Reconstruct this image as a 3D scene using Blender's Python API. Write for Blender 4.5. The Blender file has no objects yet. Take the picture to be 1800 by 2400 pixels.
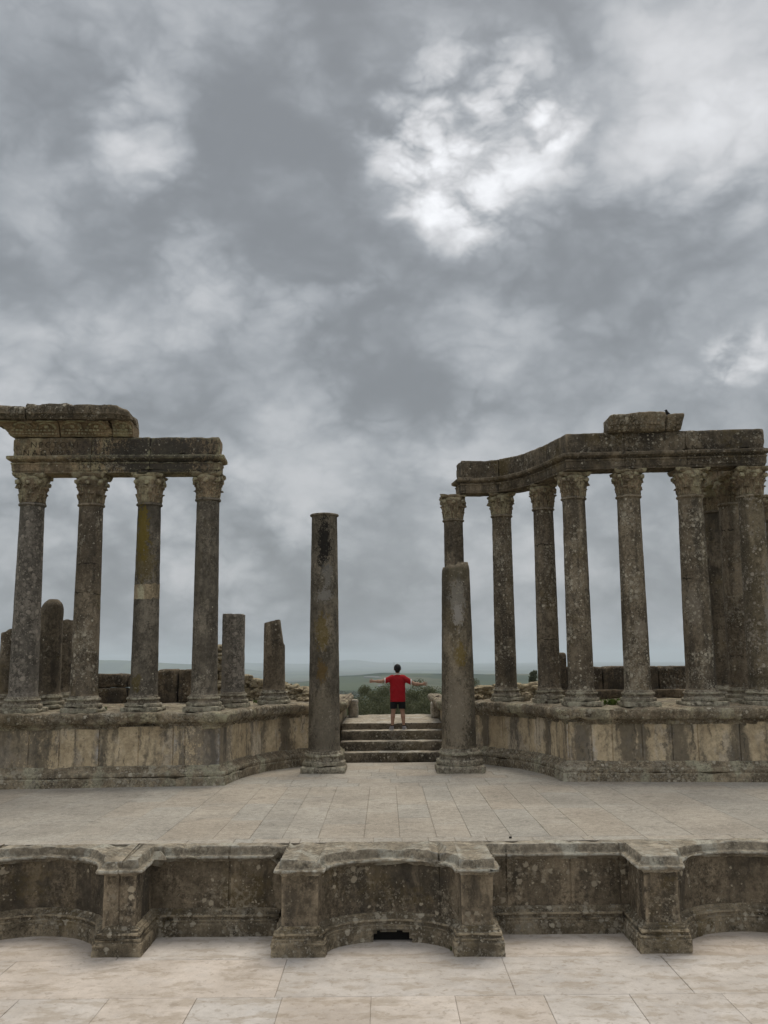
import bpy, bmesh, math, random
import numpy as np
from mathutils import Vector, Matrix, noise
R = math.radians
C = bpy.context.scene.collection
SC = bpy.context.scene

# ------------------------------------------------------------------ camera, sky, sun, exposure
cam_d = bpy.data.cameras.new('camera'); cam = bpy.data.objects.new('camera', cam_d); C.objects.link(cam)
cam_d.sensor_fit = 'HORIZONTAL'; cam_d.sensor_width = 36; cam_d.lens = 36*2200/1800
cam_d.clip_start = .1; cam_d.clip_end = 80000
_p, _t = math.atan(345/2200), R(.5)
_r = Vector((1, 0, 0)); _u = Vector((0, -math.sin(_p), math.cos(_p))); _f = Vector((0, math.cos(_p), math.sin(_p)))
_x = _r*math.cos(_t)-_u*math.sin(_t); _y = _r*math.sin(_t)+_u*math.cos(_t)
M = Matrix((_x, _y, -_f)).transposed().to_4x4(); M.translation = (0, 0, 2.68)
cam.matrix_world = M
SC.camera = cam
SC.view_settings.view_transform = 'Standard'; SC.view_settings.look = 'None'
SC.view_settings.exposure = .5; SC.view_settings.gamma = 1
SC.cycles.volume_bounces = 2

SUN_EL, SUN_AZ = R(66), R(18)
sun_d = bpy.data.lights.new('sun', 'SUN'); sun = bpy.data.objects.new('sun', sun_d); C.objects.link(sun)
sun_d.energy = 1.5; sun_d.angle = R(28); sun_d.color = (1, .92, .80)
sdir = Vector((math.sin(SUN_AZ)*math.cos(SUN_EL), math.cos(SUN_AZ)*math.cos(SUN_EL), math.sin(SUN_EL)))
sun.rotation_euler = sdir.to_track_quat('Z', 'Y').to_euler(); sun.location = sdir*60


class NT:
    """small node-tree writer"""
    def __init__(s, nt): s.t = nt; s.n = nt.nodes; s.l = nt.links
    def node(s, typ, **kw):
        n = s.n.new(typ)
        for k, v in kw.items(): setattr(n, k, v)
        return n
    def put(s, sock, v):
        if isinstance(v, bpy.types.NodeSocket): s.l.new(v, sock)
        elif v is not None:
            if sock.type == 'RGBA' and len(v) == 3: v = (*v, 1)
            sock.default_value = v
    def math(s, op, a, b=None, c=None, clamp=False):
        n = s.node('ShaderNodeMath', operation=op, use_clamp=clamp)
        s.put(n.inputs[0], a); s.put(n.inputs[1], b)
        if c is not None: s.put(n.inputs[2], c)
        return n.outputs[0]
    def vmath(s, op, a, b=None, out=0):
        n = s.node('ShaderNodeVectorMath', operation=op)
        s.put(n.inputs[0], a); s.put(n.inputs[1], b)
        return n.outputs[out]
    def vscale(s, a, k):
        n = s.node('ShaderNodeVectorMath', operation='SCALE'); s.put(n.inputs[0], a); s.put(n.inputs[3], k); return n.outputs[0]
    def noise(s, vec, scale, detail=4, rough=.55, dist=0, col=False, lac=2.0):
        n = s.node('ShaderNodeTexNoise')
        s.put(n.inputs['Vector'], vec); s.put(n.inputs['Scale'], scale); s.put(n.inputs['Detail'], detail)
        s.put(n.inputs['Roughness'], rough); s.put(n.inputs['Distortion'], dist); s.put(n.inputs['Lacunarity'], lac)
        return n.outputs[1 if col else 0]
    def voro(s, vec, scale, feature='F1'):
        n = s.node('ShaderNodeTexVoronoi', feature=feature)
        s.put(n.inputs['Vector'], vec); s.put(n.inputs['Scale'], scale)
        return n
    def ss(s, v, a, b, c=0., d=1.):
        n = s.node('ShaderNodeMapRange', interpolation_type='SMOOTHSTEP')
        s.put(n.inputs[0], v); s.put(n.inputs[1], a); s.put(n.inputs[2], b); s.put(n.inputs[3], c); s.put(n.inputs[4], d)
        return n.outputs[0]
    def mix(s, f, a, b, mode='MIX'):
        n = s.node('ShaderNodeMix', data_type='RGBA', blend_type=mode)
        s.put(n.inputs[0], f); s.put(n.inputs[6], a); s.put(n.inputs[7], b)
        return n.outputs[2]
    def mulv(s, vec, v): return s.vmath('MULTIPLY', vec, v)
    def sep(s, vec):
        n = s.node('ShaderNodeSeparateXYZ'); s.put(n.inputs[0], vec); return n.outputs
    def comb(s, x, y, z):
        n = s.node('ShaderNodeCombineXYZ'); s.put(n.inputs[0], x); s.put(n.inputs[1], y); s.put(n.inputs[2], z); return n.outputs[0]


def make_sky():
    w = bpy.data.worlds.new('World'); SC.world = w; w.use_nodes = True
    t = NT(w.node_tree); t.n.clear()
    d = t.node('ShaderNodeTexCoord').outputs['Generated']
    w1 = t.vscale(t.vmath('SUBTRACT', t.noise(d, 3.2, 2, .45, col=True), (.5, .5, .5)), .10)
    w2 = t.vscale(t.vmath('SUBTRACT', t.noise(d, 12, 4, .55, col=True), (.5, .5, .5)), .04)
    dw = t.vmath('ADD', d, t.vmath('ADD', w1, w2))
    dz = t.sep(d)
    den = t.math('ADD', t.math('MAXIMUM', dz[2], 0.0), .75)
    pl0 = t.comb(t.math('DIVIDE', dz[0], den), t.math('DIVIDE', dz[1], den), t.math('MULTIPLY', dz[2], .9))
    plane = t.vmath('ADD', pl0, t.vscale(w2, 1.0))
    soft = t.noise(plane, 4.5, 4, .5)
    def billow(vec, scale, octaves):
        out = None; w = 1.
        for i in range(octaves):
            n = t.noise(t.vmath('ADD', vec, (i*3.7, i*1.9, scale)), scale*2.1**i, 0)
            v = t.math('MULTIPLY', t.math('ABSOLUTE', t.math('SUBTRACT', n, .5)), 4.0*w)
            out = v if out is None else t.math('ADD', out, v); w *= .52
        return t.math('SUBTRACT', t.math('MULTIPLY', out, .55), .42)
    bil = billow(plane, 5.5, 4); bil2 = billow(plane, 15., 4)
    wisp = t.noise(plane, 34, 9, .62)
    ruf = t.math('MULTIPLY_ADD', bil, -.9, t.math('MULTIPLY', bil2, -.45))
    # soft bright breaks and grey banks, each a direction in the sky (east, north, up), an angular size and a strength
    total = None; breaks = None
    for (x, y, z, r, a) in SKY_BLOBS:
        dist = t.vmath('DISTANCE', dw, tuple(Vector((x, y, z)).normalized()), out=1)
        g = t.ss(t.math('MULTIPLY_ADD', ruf, r*(.9 if a > 0 else -.7), dist), r*1.55, r*.1, 0.0, 1.0)
        v = t.math('MULTIPLY', g, a*(.52 if a > 0 else .74))
        total = v if total is None else t.math('ADD', total, v)
        if a > .135 and x > -.05: breaks = g if breaks is None else t.math('MAXIMUM', breaks, g)
    s = t.math('ADD', .258, t.ss(soft, .34, .66, -.042, .042))
    s = t.math('ADD', s, t.ss(bil, -.3, .4, -.022, .022))
    s = t.math('ADD', s, total)
    tex = t.math('MULTIPLY_ADD', t.ss(bil2, -.3, .4, -.5, .5), .42, t.math('MULTIPLY', t.math('SUBTRACT', wisp, .5), .85))
    s = t.math('ADD', s, t.math('MULTIPLY', tex, t.math('MULTIPLY_ADD', breaks, .46, .085)))
    s = t.math('ADD', s, t.ss(dz[1], .15, -.5, 0, .22))  # unseen sky behind the camera, brightened to light the front faces
    # the overcast is brighter overhead
    s = t.math('ADD', s, t.ss(dz[2], .66, .98, 0, .32))
    s = t.math('SMOOTH_MAX', t.math('SMOOTH_MIN', s, .72, .14), .17, .16)
    hue = t.ss(s, .18, .48)
    col = t.mix(hue, (.925, .995, 1.07), (.985, 1.0, 1.03))
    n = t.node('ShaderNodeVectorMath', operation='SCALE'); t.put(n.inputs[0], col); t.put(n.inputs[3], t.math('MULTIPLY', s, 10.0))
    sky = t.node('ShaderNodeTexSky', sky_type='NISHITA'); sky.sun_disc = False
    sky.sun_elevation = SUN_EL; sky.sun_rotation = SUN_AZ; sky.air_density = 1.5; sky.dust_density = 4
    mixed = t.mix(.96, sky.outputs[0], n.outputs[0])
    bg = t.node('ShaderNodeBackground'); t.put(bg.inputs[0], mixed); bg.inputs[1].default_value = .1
    o = t.node('ShaderNodeOutputWorld'); t.l.new(bg.outputs[0], o.inputs[0])
    w.cycles.sampling_method = 'MANUAL'; w.cycles.sample_map_resolution = 512


SKY_BLOBS = [   # bright breaks first, then grey banks
    (-0.208, 0.822, 0.530, 0.056, 0.17), (-0.223, 0.839, 0.496, 0.051, 0.16), (-0.207, 0.861, 0.464, 0.042, 0.08), (-0.251, 0.817, 0.519, 0.023, 0.07), (0.029, 0.865, 0.500, 0.038, 0.14), (0.079, 0.859, 0.505, 0.060, 0.16),
    (0.120, 0.846, 0.519, 0.050, 0.14), (0.088, 0.880, 0.467, 0.044, 0.17), (0.050, 0.880, 0.472, 0.033, 0.14), (0.150, 0.862, 0.484, 0.044, 0.12), (0.163, 0.827, 0.538, 0.027, 0.12), (0.089, 0.895, 0.437, 0.022, 0.09),
    (0.016, 0.875, 0.483, 0.027, 0.07), (0.272, 0.830, 0.486, 0.074, 0.13), (0.296, 0.834, 0.466, 0.042, 0.13), (0.231, 0.849, 0.475, 0.037, 0.10), (0.215, 0.878, 0.428, 0.028, 0.08), (0.338, 0.813, 0.475, 0.042, 0.11),
    (0.335, 0.835, 0.436, 0.028, 0.11), (0.356, 0.890, 0.285, 0.025, 0.14), (0.339, 0.892, 0.299, 0.014, 0.07), (0.279, 0.789, 0.547, 0.093, 0.09), (0.318, 0.765, 0.559, 0.074, 0.10), (0.211, 0.797, 0.566, 0.056, 0.06),
    (-0.326, 0.754, 0.570, 0.065, 0.14), (-0.348, 0.828, 0.439, 0.051, 0.10), (-0.352, 0.891, 0.287, 0.051, 0.10), (-0.261, 0.908, 0.328, 0.051, 0.07), (-0.189, 0.908, 0.373, 0.046, 0.08), (-0.077, 0.924, 0.374, 0.042, 0.09),
    (-0.016, 0.927, 0.374, 0.023, 0.08), (-0.100, 0.795, 0.598, 0.093, 0.07), (0.036, 0.801, 0.597, 0.069, 0.08), (-0.309, 0.922, 0.234, 0.083, 0.09), (-0.230, 0.960, 0.161, 0.065, 0.10), (-0.094, 0.973, 0.208, 0.060, 0.08),
    (0.127, 0.968, 0.215, 0.069, 0.09), (0.192, 0.973, 0.128, 0.060, 0.09), (0.303, 0.948, 0.102, 0.060, 0.07), (-0.162, 0.979, 0.128, 0.056, 0.08), (-0.001, 1.000, 0.020, 0.185, 0.03), (-0.282, 0.959, 0.035, 0.116, 0.05),
    (0.112, 0.933, 0.343, 0.051, 0.04), (-0.108, 0.874, 0.474, 0.130, -0.11), (-0.138, 0.843, 0.520, 0.080, -0.08), (-0.067, 0.896, 0.439, 0.105, -0.08), (-0.009, 0.835, 0.550, 0.093, -0.11), (0.069, 0.829, 0.554, 0.068, -0.08),
    (-0.077, 0.816, 0.573, 0.093, -0.04), (-0.145, 0.902, 0.406, 0.074, -0.06), (0.011, 0.944, 0.329, 0.093, -0.11), (-0.043, 0.949, 0.312, 0.068, -0.07), (0.059, 0.931, 0.361, 0.080, -0.08), (0.028, 0.960, 0.278, 0.086, -0.06),
    (-0.299, 0.819, 0.490, 0.105, -0.09), (-0.319, 0.794, 0.517, 0.080, -0.06), (-0.265, 0.882, 0.389, 0.105, -0.07), (-0.209, 0.928, 0.307, 0.062, -0.06), (0.128, 0.895, 0.428, 0.049, -0.11), (0.146, 0.907, 0.396, 0.056, -0.07),
    (0.201, 0.866, 0.458, 0.043, -0.11), (0.188, 0.897, 0.401, 0.056, -0.07), (0.281, 0.883, 0.376, 0.099, -0.08), (0.333, 0.861, 0.383, 0.080, -0.06), (0.260, 0.907, 0.332, 0.086, -0.04), (0.157, 0.813, 0.560, 0.074, -0.06),
    (-0.263, 0.962, 0.074, 0.160, -0.06), (-0.023, 0.998, 0.065, 0.136, -0.06), (0.302, 0.914, 0.271, 0.099, -0.04), (0.263, 0.946, 0.190, 0.093, -0.03), (-0.133, 0.949, 0.286, 0.074, -0.03),
]
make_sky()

# ------------------------------------------------------------------ object helpers
def link(name, me, mat, parent=None):
    o = bpy.data.objects.new(name, me); C.objects.link(o)
    for m in (mat if isinstance(mat, (list, tuple)) else [mat]): me.materials.append(m)
    if parent is not None: o.parent = parent
    return o
def tag(o, label, cat, group=None):
    o['label'] = label; o['category'] = cat; o['kind'] = 'thing'
    if group: o['group'] = group
    return o
def thing(name, label, cat, loc=(0, 0, 0), group=None):
    o = bpy.data.objects.new(name, None); C.objects.link(o); o.location = loc; o.empty_display_size = .2
    return tag(o, label, cat, group)
def struct(o, kind='structure'): o['kind'] = kind; return o
def part(name, vf, mat, parent=None, smooth=35, origin=None):
    v, f = vf
    me = bpy.data.meshes.new(name)
    if origin is None and parent is not None: origin = parent.location
    if origin is not None: v = [(a[0]-origin[0], a[1]-origin[1], a[2]-origin[2]) for a in v]
    me.from_pydata([tuple(a) for a in v], [], f)
    me.validate(); me.update()
    if smooth is not None:
        me.polygons.foreach_set('use_smooth', [True]*len(me.polygons))
        me.set_sharp_from_angle(angle=R(smooth))
    o = link(name, me, mat, parent)
    if origin is not None and parent is None: o.location = origin
    return o
def join(*vfs):
    V, F = [], []
    for v, f in vfs:
        k = len(V); V += list(v); F += [tuple(i+k for i in q) for q in f]
    return V, F

def weather(vf, amp=.006, s=6., chip=.03, cs=3.2, seed=0, up_only=False):
    """erode: small surface noise plus bites out of the sharp edges"""
    v, f = vf
    bm = bmesh.new(); bv = [bm.verts.new(a) for a in v]; bm.verts.index_update(); bm.verts.ensure_lookup_table()
    for q in f:
        try: bm.faces.new([bv[i] for i in q])
        except ValueError: pass
    bm.normal_update()
    sd = Vector((seed*7.31, seed*3.17, seed*5.77))
    out = []
    for a in bm.verts:
        n = a.normal.copy(); p = a.co
        d = amp*(noise.fractal(p*s+sd, .9, 2.1, 4))
        if chip:
            e = min(max(a.calc_shell_factor()-1.02, 0), .5)*3 if len(a.link_faces) > 2 else .2
            c = noise.noise(p*cs+sd*1.3)+.45*noise.noise(p*cs*3.1+sd)
            if c > .12: d -= chip*(c-.12)*2.4*(.22+e)
        out.append(p+n*d)
    F = [tuple(q.index for q in fc.verts) for fc in bm.faces]
    bm.free()
    return out, F

def resample(path, step, closed=False, grooves=()):
    P = [Vector((p[0], p[1])) for p in path]
    n = len(P); segs = n if closed else n-1
    D = [(P[(i+1) % n]-P[i]).normalized() for i in range(segs)]
    N = [Vector((d.y, -d.x)) for d in D]
    rows = []
    acc = 0
    for i in range(segs):
        L = (P[(i+1) % n]-P[i]).length
        k = max(1, int(round(L/step)))
        ts = [j/k for j in range(k)]
        for g in grooves:
            if acc+.02 < g < acc+L-.02:
                ts += [(g-acc+e)/L for e in (-.016, -.006, .006, .016)]
        ts = sorted(set(t for t in ts if 0 <= t < 1))
        for t in ts:
            p = P[i].lerp(P[(i+1) % n], t)
            if t == 0 and (closed or i > 0):
                m = (N[i-1]+N[i])
                m = m.normalized() if m.length > 1e-6 else N[i]
                nn = m/max(m.dot(N[i]), .5)
            else: nn = N[i]
            g_in = any(abs(acc+t*L-g) < .009 for g in grooves)
            rows.append((p, nn, g_in))
        acc += L
    if not closed: rows.append((P[-1], N[-1], False))
    return rows
def densify(prof, ps, closed=False):
    out = []
    n = len(prof); m = n if closed else n-1
    for i in range(m):
        a, b = Vector(prof[i]), Vector(prof[(i+1) % n])
        k = max(1, int(round((b-a).length/ps)))
        out += [a.lerp(b, j/k) for j in range(k)]
    if not closed: out.append(Vector(prof[-1]))
    return out
def sweep(path, prof, closed=False, step=.05, ps=.05, loop=False, fill_y=None, caps=False, grooves=(), gdepth=.008, origin_z=0):
    rows = resample(path, step, closed, grooves)
    pr = densify(prof, ps, loop)
    V, F = [], []
    cols = len(pr)+(1 if fill_y is not None else 0)
    for p, n, g in rows:
        for q in pr:
            off = q.x-(gdepth if g else 0)+.006*noise.noise(Vector((p.x*.9, p.y*.9, 3.)))
            V.append(Vector((p.x+n.x*off, p.y+n.y*off, q.y+origin_z)))
        if fill_y is not None: V.append(Vector((V[-1].x, fill_y, V[-1].z)))
    nr = len(rows)
    for i in range(nr if closed else nr-1):
        a = i*cols; b = ((i+1) % nr)*cols
        for j in range(cols if loop else cols-1):
            k = (j+1) % cols
            F.append((a+j, b+j, b+k, a+k))
    if caps and closed:
        F.append(tuple(i*cols+cols-1 for i in range(nr)))
        F.append(tuple(i*cols for i in reversed(range(nr))))
    if caps and loop and not closed:
        F.append(tuple(range(cols))[::-1]); F.append(tuple((nr-1)*cols+j for j in range(cols)))
    return V, F
def lathe(prof, c=(0, 0, 0), seg=48, ps=.06, cap_top=True, cap_bot=True, topfn=None):
    pr = densify(prof, ps)
    V, F = [], []
    m = len(pr)
    zt = pr[-1].y
    for k in range(seg):
        a = 2*math.pi*k/seg
        for q in pr:
            x, y, z = q.x*math.cos(a), q.x*math.sin(a), q.y
            if topfn: x, y, z = topfn(x, y, z)
            V.append(Vector((c[0]+x, c[1]+y, c[2]+z)))
    for k in range(seg):
        a, b = k*m, ((k+1) % seg)*m
        for j in range(m-1): F.append((a+j, b+j, b+j+1, a+j+1))
    if cap_top:
        if pr[-1].x > .02:                      # rings inwards so that a broken top can be rough
            r0 = len(V); rings = 5
            for q in range(1, rings):
                for k in range(seg):
                    v = V[k*m+m-1]; t = q/rings
                    V.append(Vector((v.x+(c[0]-v.x)*t, v.y+(c[1]-v.y)*t, v.z)))
            for k in range(seg):
                kk = (k+1) % seg
                F.append((k*m+m-1, kk*m+m-1, r0+kk, r0+k))
                for q in range(rings-2): F.append((r0+q*seg+k, r0+q*seg+kk, r0+(q+1)*seg+kk, r0+(q+1)*seg+k))
            F.append(tuple(r0+(rings-2)*seg+k for k in range(seg)))
        else: F.append(tuple(k*m+m-1 for k in range(seg)))
    if cap_bot: F.append(tuple(k*m for k in reversed(range(seg))))
    return V, F
def box(x0, x1, y0, y1, z0, z1, step=.08, bev=.02):
    """a block with gridded, slightly rounded faces"""
    nx, ny, nz = [max(2, int(round((b-a)/step))) for a, b in ((x0, x1), (y0, y1), (z0, z1))]
    V, F, idx = [], [], {}
    def vid(i, j, k):
        if (i, j, k) not in idx:
            idx[(i, j, k)] = len(V)
            p = [x0+(x1-x0)*i/nx, y0+(y1-y0)*j/ny, z0+(z1-z0)*k/nz]
            on = [i in (0, nx), j in (0, ny), k in (0, nz)]
            if sum(on) >= 2:
                ctr = ((x0+x1)/2, (y0+y1)/2, (z0+z1)/2)
                for ax in range(3):
                    if on[ax]: p[ax] += bev*(1 if p[ax] < ctr[ax] else -1)*.6
            V.append(Vector(p))
        return idx[(i, j, k)]
    for i in range(nx):
        for j in range(ny):
            F.append((vid(i, j, 0), vid(i, j+1, 0), vid(i+1, j+1, 0), vid(i+1, j, 0)))
            F.append((vid(i, j, nz), vid(i+1, j, nz), vid(i+1, j+1, nz), vid(i, j+1, nz)))
    for i in range(nx):
        for k in range(nz):
            F.append((vid(i, 0, k), vid(i+1, 0, k), vid(i+1, 0, k+1), vid(i, 0, k+1)))
            F.append((vid(i, ny, k), vid(i, ny, k+1), vid(i+1, ny, k+1), vid(i+1, ny, k)))
    for j in range(ny):
        for k in range(nz):
            F.append((vid(0, j, k), vid(0, j, k+1), vid(0, j+1, k+1), vid(0, j+1, k)))
            F.append((vid(nx, j, k), vid(nx, j+1, k), vid(nx, j+1, k+1), vid(nx, j, k+1)))
    return V, F
def tube(pts, rads, seg=8):
    V, F = [], []
    for i, p in enumerate(pts):
        p = Vector(p); d = (Vector(pts[min(i+1, len(pts)-1)])-Vector(pts[max(i-1, 0)])).normalized()
        a = d.orthogonal().normalized(); b = d.cross(a)
        for k in range(seg): V.append(p+(a*math.cos(6.283*k/seg)+b*math.sin(6.283*k/seg))*rads[i])
    for i in range(len(pts)-1):
        for k in range(seg): F.append((i*seg+k, i*seg+(k+1) % seg, (i+1)*seg+(k+1) % seg, (i+1)*seg+k))
    return V, F
_ico = {}
def rock(c, size, seed, sub=3, ang=0, rough=.16):
    if sub not in _ico:
        bm = bmesh.new(); bmesh.ops.create_icosphere(bm, subdivisions=sub, radius=1)
        _ico[sub] = ([v.co.copy() for v in bm.verts], [tuple(v.index for v in f.verts) for f in bm.faces]); bm.free()
    v, f = _ico[sub]
    sd = Vector((seed*3.3, seed*1.7, seed*2.9)); out = []
    ca, sa = math.cos(ang), math.sin(ang)
    for a in v:
        b = Vector([math.copysign(abs(t)**.55, t) for t in a]); b = b*(.9/ max(.6, b.length**.35))
        b = b*(1+rough*noise.fractal(a*1.6+sd, .8, 2, 4))
        x, y, z = b.x*size[0], b.y*size[1], b.z*size[2]
        out.append(Vector((c[0]+x*ca-y*sa, c[1]+x*sa+y*ca, c[2]+z)))
    return out, f

# ------------------------------------------------------------------ materials
def stone(name, lo, hi, lichen=.4, lich_col=(.40, .385, .34), ochre=0., dark=.4, streak=.3, grain=.5, bump=.6, streak_col=(.035, .032, .028),
          streak_scale=(2.2, 2.2, .22), streak_thr=.53, streak_w=.07, stains=(), seed=0., tint=False, lich_size=1., big=1.1, lich_low=.5, rough=.92, mott=.7, cracks=(), edge=.55, pale=.5):
    m = bpy.data.materials.new(name); m.use_nodes = True
    t = NT(m.node_tree); bs = t.n['Principled BSDF']
    if not tint: lo = tuple(x*k for x, k in zip(lo, (1.22, 1.17, 1.09))); hi = tuple(x*k for x, k in zip(hi, (1.36, 1.30, 1.21))); lich_col = tuple(x*k for x, k in zip(lich_col, (1.12, 1.05, .93)))
    pos = t.vmath('ADD', t.node('ShaderNodeNewGeometry').outputs['Position'], (seed*13.7, seed*5.1, seed*9.3))
    nA = t.noise(pos, big, 7, .6)
    col = t.mix(t.ss(nA, .32, .68), lo, hi)
    nB = t.noise(pos, 7, 6, .65)
    col = t.mix(t.ss(nB, .40, .68, 0, mott), col, tuple(x*.5 for x in lo))
    if pale:
        nP = t.noise(t.mulv(pos, (1, 1, .45)), 1.9, 7, .62)
        col = t.mix(t.ss(nP, .535, .60, 0, pale), col, tuple(min(.5, x*1.45) for x in hi))
        col = t.mix(t.ss(nP, .45, .40, 0, pale*.8), col, tuple(x*.62 for x in lo))
    msk = t.ss(t.noise(pos, 1.7, 4, .6), .42, .60, .25, 1.)
    nC = t.noise(pos, 19, 6, .7)  # dirt and pale flecks; the contrast also paints in shading the bump lacks
    col = t.mix(t.math('MULTIPLY', msk, t.ss(nC, .47, .60, 0, min(.85, grain*mott*2.))), col, tuple(x*.42 for x in lo))
    col = t.mix(t.math('MULTIPLY', msk, t.ss(nC, .44, .34, 0, min(.8, grain*mott*1.4))), col, tuple(min(.6, x*1.45) for x in hi))
    nG = t.noise(pos, 48, 5, .7)
    gm = t.math('MULTIPLY_ADD', t.math('SUBTRACT', nG, .5), grain*2.2, 1.0)
    col = t.mix(1.0, col, t.comb(gm, gm, gm), 'MULTIPLY')
    nF = t.noise(pos, 75, 3, .6)
    col = t.mix(t.math('MULTIPLY', msk, t.ss(nF, .58, .68, 0, grain*mott*.8)), col, tuple(min(.6, x*1.5) for x in hi))
    col = t.mix(t.math('MULTIPLY', msk, t.ss(nF, .42, .33, 0, grain*mott*1.1)), col, tuple(x*.4 for x in lo))
    if tint:
        ca = t.node('ShaderNodeVertexColor', layer_name='tint').outputs[0]
        col = t.mix(1.0, col, ca, 'MULTIPLY')
    if streak:
        wp = t.vmath('ADD', pos, t.vscale(t.noise(pos, 3.5, 4, col=True), .25))
        nS = t.noise(t.mulv(wp, streak_scale), 1.0, 7, .62)
        nS2 = t.noise(pos, 11, 6, .7)
        sv = t.math('MULTIPLY_ADD', t.math('SUBTRACT', nS2, .5), .16, nS)
        col = t.mix(t.ss(sv, streak_thr-streak_w, streak_thr+streak_w, 0, streak), col, streak_col)
    if streak:
        nS3 = t.noise(t.mulv(wp, (9, 9, .55)), 1.0, 5, .6)
        col = t.mix(t.ss(t.math('MULTIPLY_ADD', t.math('SUBTRACT', nS2, .5), .2, nS3), .57, .64, 0, streak*.75), col, tuple(x*.8 for x in streak_col))
    if dark:
        nD = t.noise(pos, 2.3, 9, .72)
        nD2 = t.noise(pos, 17, 5, .7)
        dv = t.math('MULTIPLY_ADD', t.math('SUBTRACT', nD2, .5), .35, nD)
        col = t.mix(t.ss(dv, .56, .68, 0, dark), col, (.028, .024, .019))
    if ochre:
        nO = t.noise(pos, .9, 3, .5); nO2 = t.noise(pos, 9, 7, .75)
        ov = t.math('ADD', nO, t.math('MULTIPLY', t.math('SUBTRACT', nO2, .5), .5))
        col = t.mix(t.ss(ov, .58, .72, 0, ochre), col, (.13, .092, .022))
    for (c, rr, sc, st) in stains:
        q = t.vmath('DIVIDE', t.vmath('SUBTRACT', pos, tuple(c[i]+(seed*13.7, seed*5.1, seed*9.3)[i] for i in range(3))), tuple(rr))
        dd = t.vmath('LENGTH', q, out=1)
        nz = t.noise(t.mulv(pos, (1, 1, .55)), 13, 7, .72)
        nz = t.math('MULTIPLY_ADD', nz, .7, t.math('MULTIPLY', t.noise(pos, 34, 5, .7), .4))
        dd = t.math('ADD', dd, t.math('MULTIPLY', t.math('SUBTRACT', nz, .55), 4.4))
        col = t.mix(t.ss(dd, 1.0, .72, 0, st), col, sc)
    hl = None
    if lichen:
        wob = t.vmath('ADD', pos, t.vscale(t.noise(pos, 24, 5, .7, col=True), .075))
        low = t.noise(pos, 1.15*lich_low/.5, 4, .6)
        for sc_, thr in ((10/lich_size, .36), (26/lich_size, .33), (5.2/lich_size, .22)):
            vn = t.voro(wob, sc_)
            cell = t.sep(vn.outputs['Color'])[0]
            rad = t.math('MULTIPLY', t.math('SUBTRACT', t.math('MULTIPLY_ADD', low, 1.7, cell), 1.93-lichen*1.35), thr*1.6)
            f = t.ss(t.math('SUBTRACT', rad, vn.outputs['Distance']), -.01, .06, 0, .9)
            shade = t.math('MULTIPLY_ADD', t.sep(vn.outputs['Color'])[1], .6, .55)
            lc = t.mix(1.0, lich_col, t.comb(shade, shade, shade), 'MULTIPLY')
            col = t.mix(f, col, lc)
            hl = f if hl is None else t.math('MAXIMUM', hl, f)
    if lichen:
        nL = t.math('MULTIPLY_ADD', t.math('SUBTRACT', low, .5), .55, t.noise(pos, 13, 8, .75))
        f = t.ss(nL, .66-lichen*.2, .74-lichen*.2, 0, .55)
        col = t.mix(f, col, tuple(x*.82 for x in lich_col)); hl = t.math('MAXIMUM', hl, f)
    if edge:
        pt = t.node('ShaderNodeNewGeometry').outputs['Pointiness']
        ef = t.math('MULTIPLY', t.ss(pt, .515, .58, 0, edge), t.ss(t.noise(pos, 10, 6, .7), .38, .58))
        col = t.mix(ef, col, tuple(min(.5, x*1.5) for x in hi))
    for (zc, slope) in cracks:
        pz = t.sep(pos); nn = t.noise(pos, 6, 5, .7)
        q = t.math('MULTIPLY_ADD', t.math('SUBTRACT', nn, .5), .22, t.math('MULTIPLY_ADD', pz[0], slope, t.math('SUBTRACT', pz[2], zc+slope*0+seed*9.3)))
        cf = t.math('MULTIPLY', t.ss(t.math('ABSOLUTE', q), .022, .004, 0, .85), t.ss(t.noise(pos, 3, 3), .42, .55))
        col = t.mix(cf, col, (.02, .017, .013))
    t.put(bs.inputs['Base Color'], col)
    bs.inputs['Roughness'].default_value = rough
    bs.inputs['Specular IOR Level'].default_value = .18
    h = t.math('MULTIPLY_ADD', nB, .6, t.math('MULTIPLY', nG, .35))
    pit = t.noise(pos, 95, 3, .7)
    h = t.math('MULTIPLY_ADD', pit, .2, h)
    if hl is not None: h = t.math('MULTIPLY_ADD', hl, .18, h)
    b = t.node('ShaderNodeBump'); b.inputs['Strength'].default_value = min(1, bump*1.2); b.inputs['Distance'].default_value = .05
    t.put(b.inputs['Height'], h); t.l.new(b.outputs[0], bs.inputs['Normal'])
    return m
def plain(name, col, rough=.8, var=.25, scale=30, bump=0.):
    m = bpy.data.materials.new(name); m.use_nodes = True
    t = NT(m.node_tree); bs = t.n['Principled BSDF']
    pos = t.node('ShaderNodeNewGeometry').outputs['Position']
    n = t.noise(pos, scale, 4, .6)
    t.put(bs.inputs['Base Color'], t.mix(n, tuple(c*(1-var) for c in col), tuple(min(1, c*(1+var)) for c in col)))
    bs.inputs['Roughness'].default_value = rough; bs.inputs['Specular IOR Level'].default_value = .25
    if bump:
        b = t.node('ShaderNodeBump'); b.inputs['Strength'].default_value = bump; b.inputs['Distance'].default_value = .01
        t.put(b.inputs['Height'], n); t.l.new(b.outputs[0], bs.inputs['Normal'])
    return m

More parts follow.
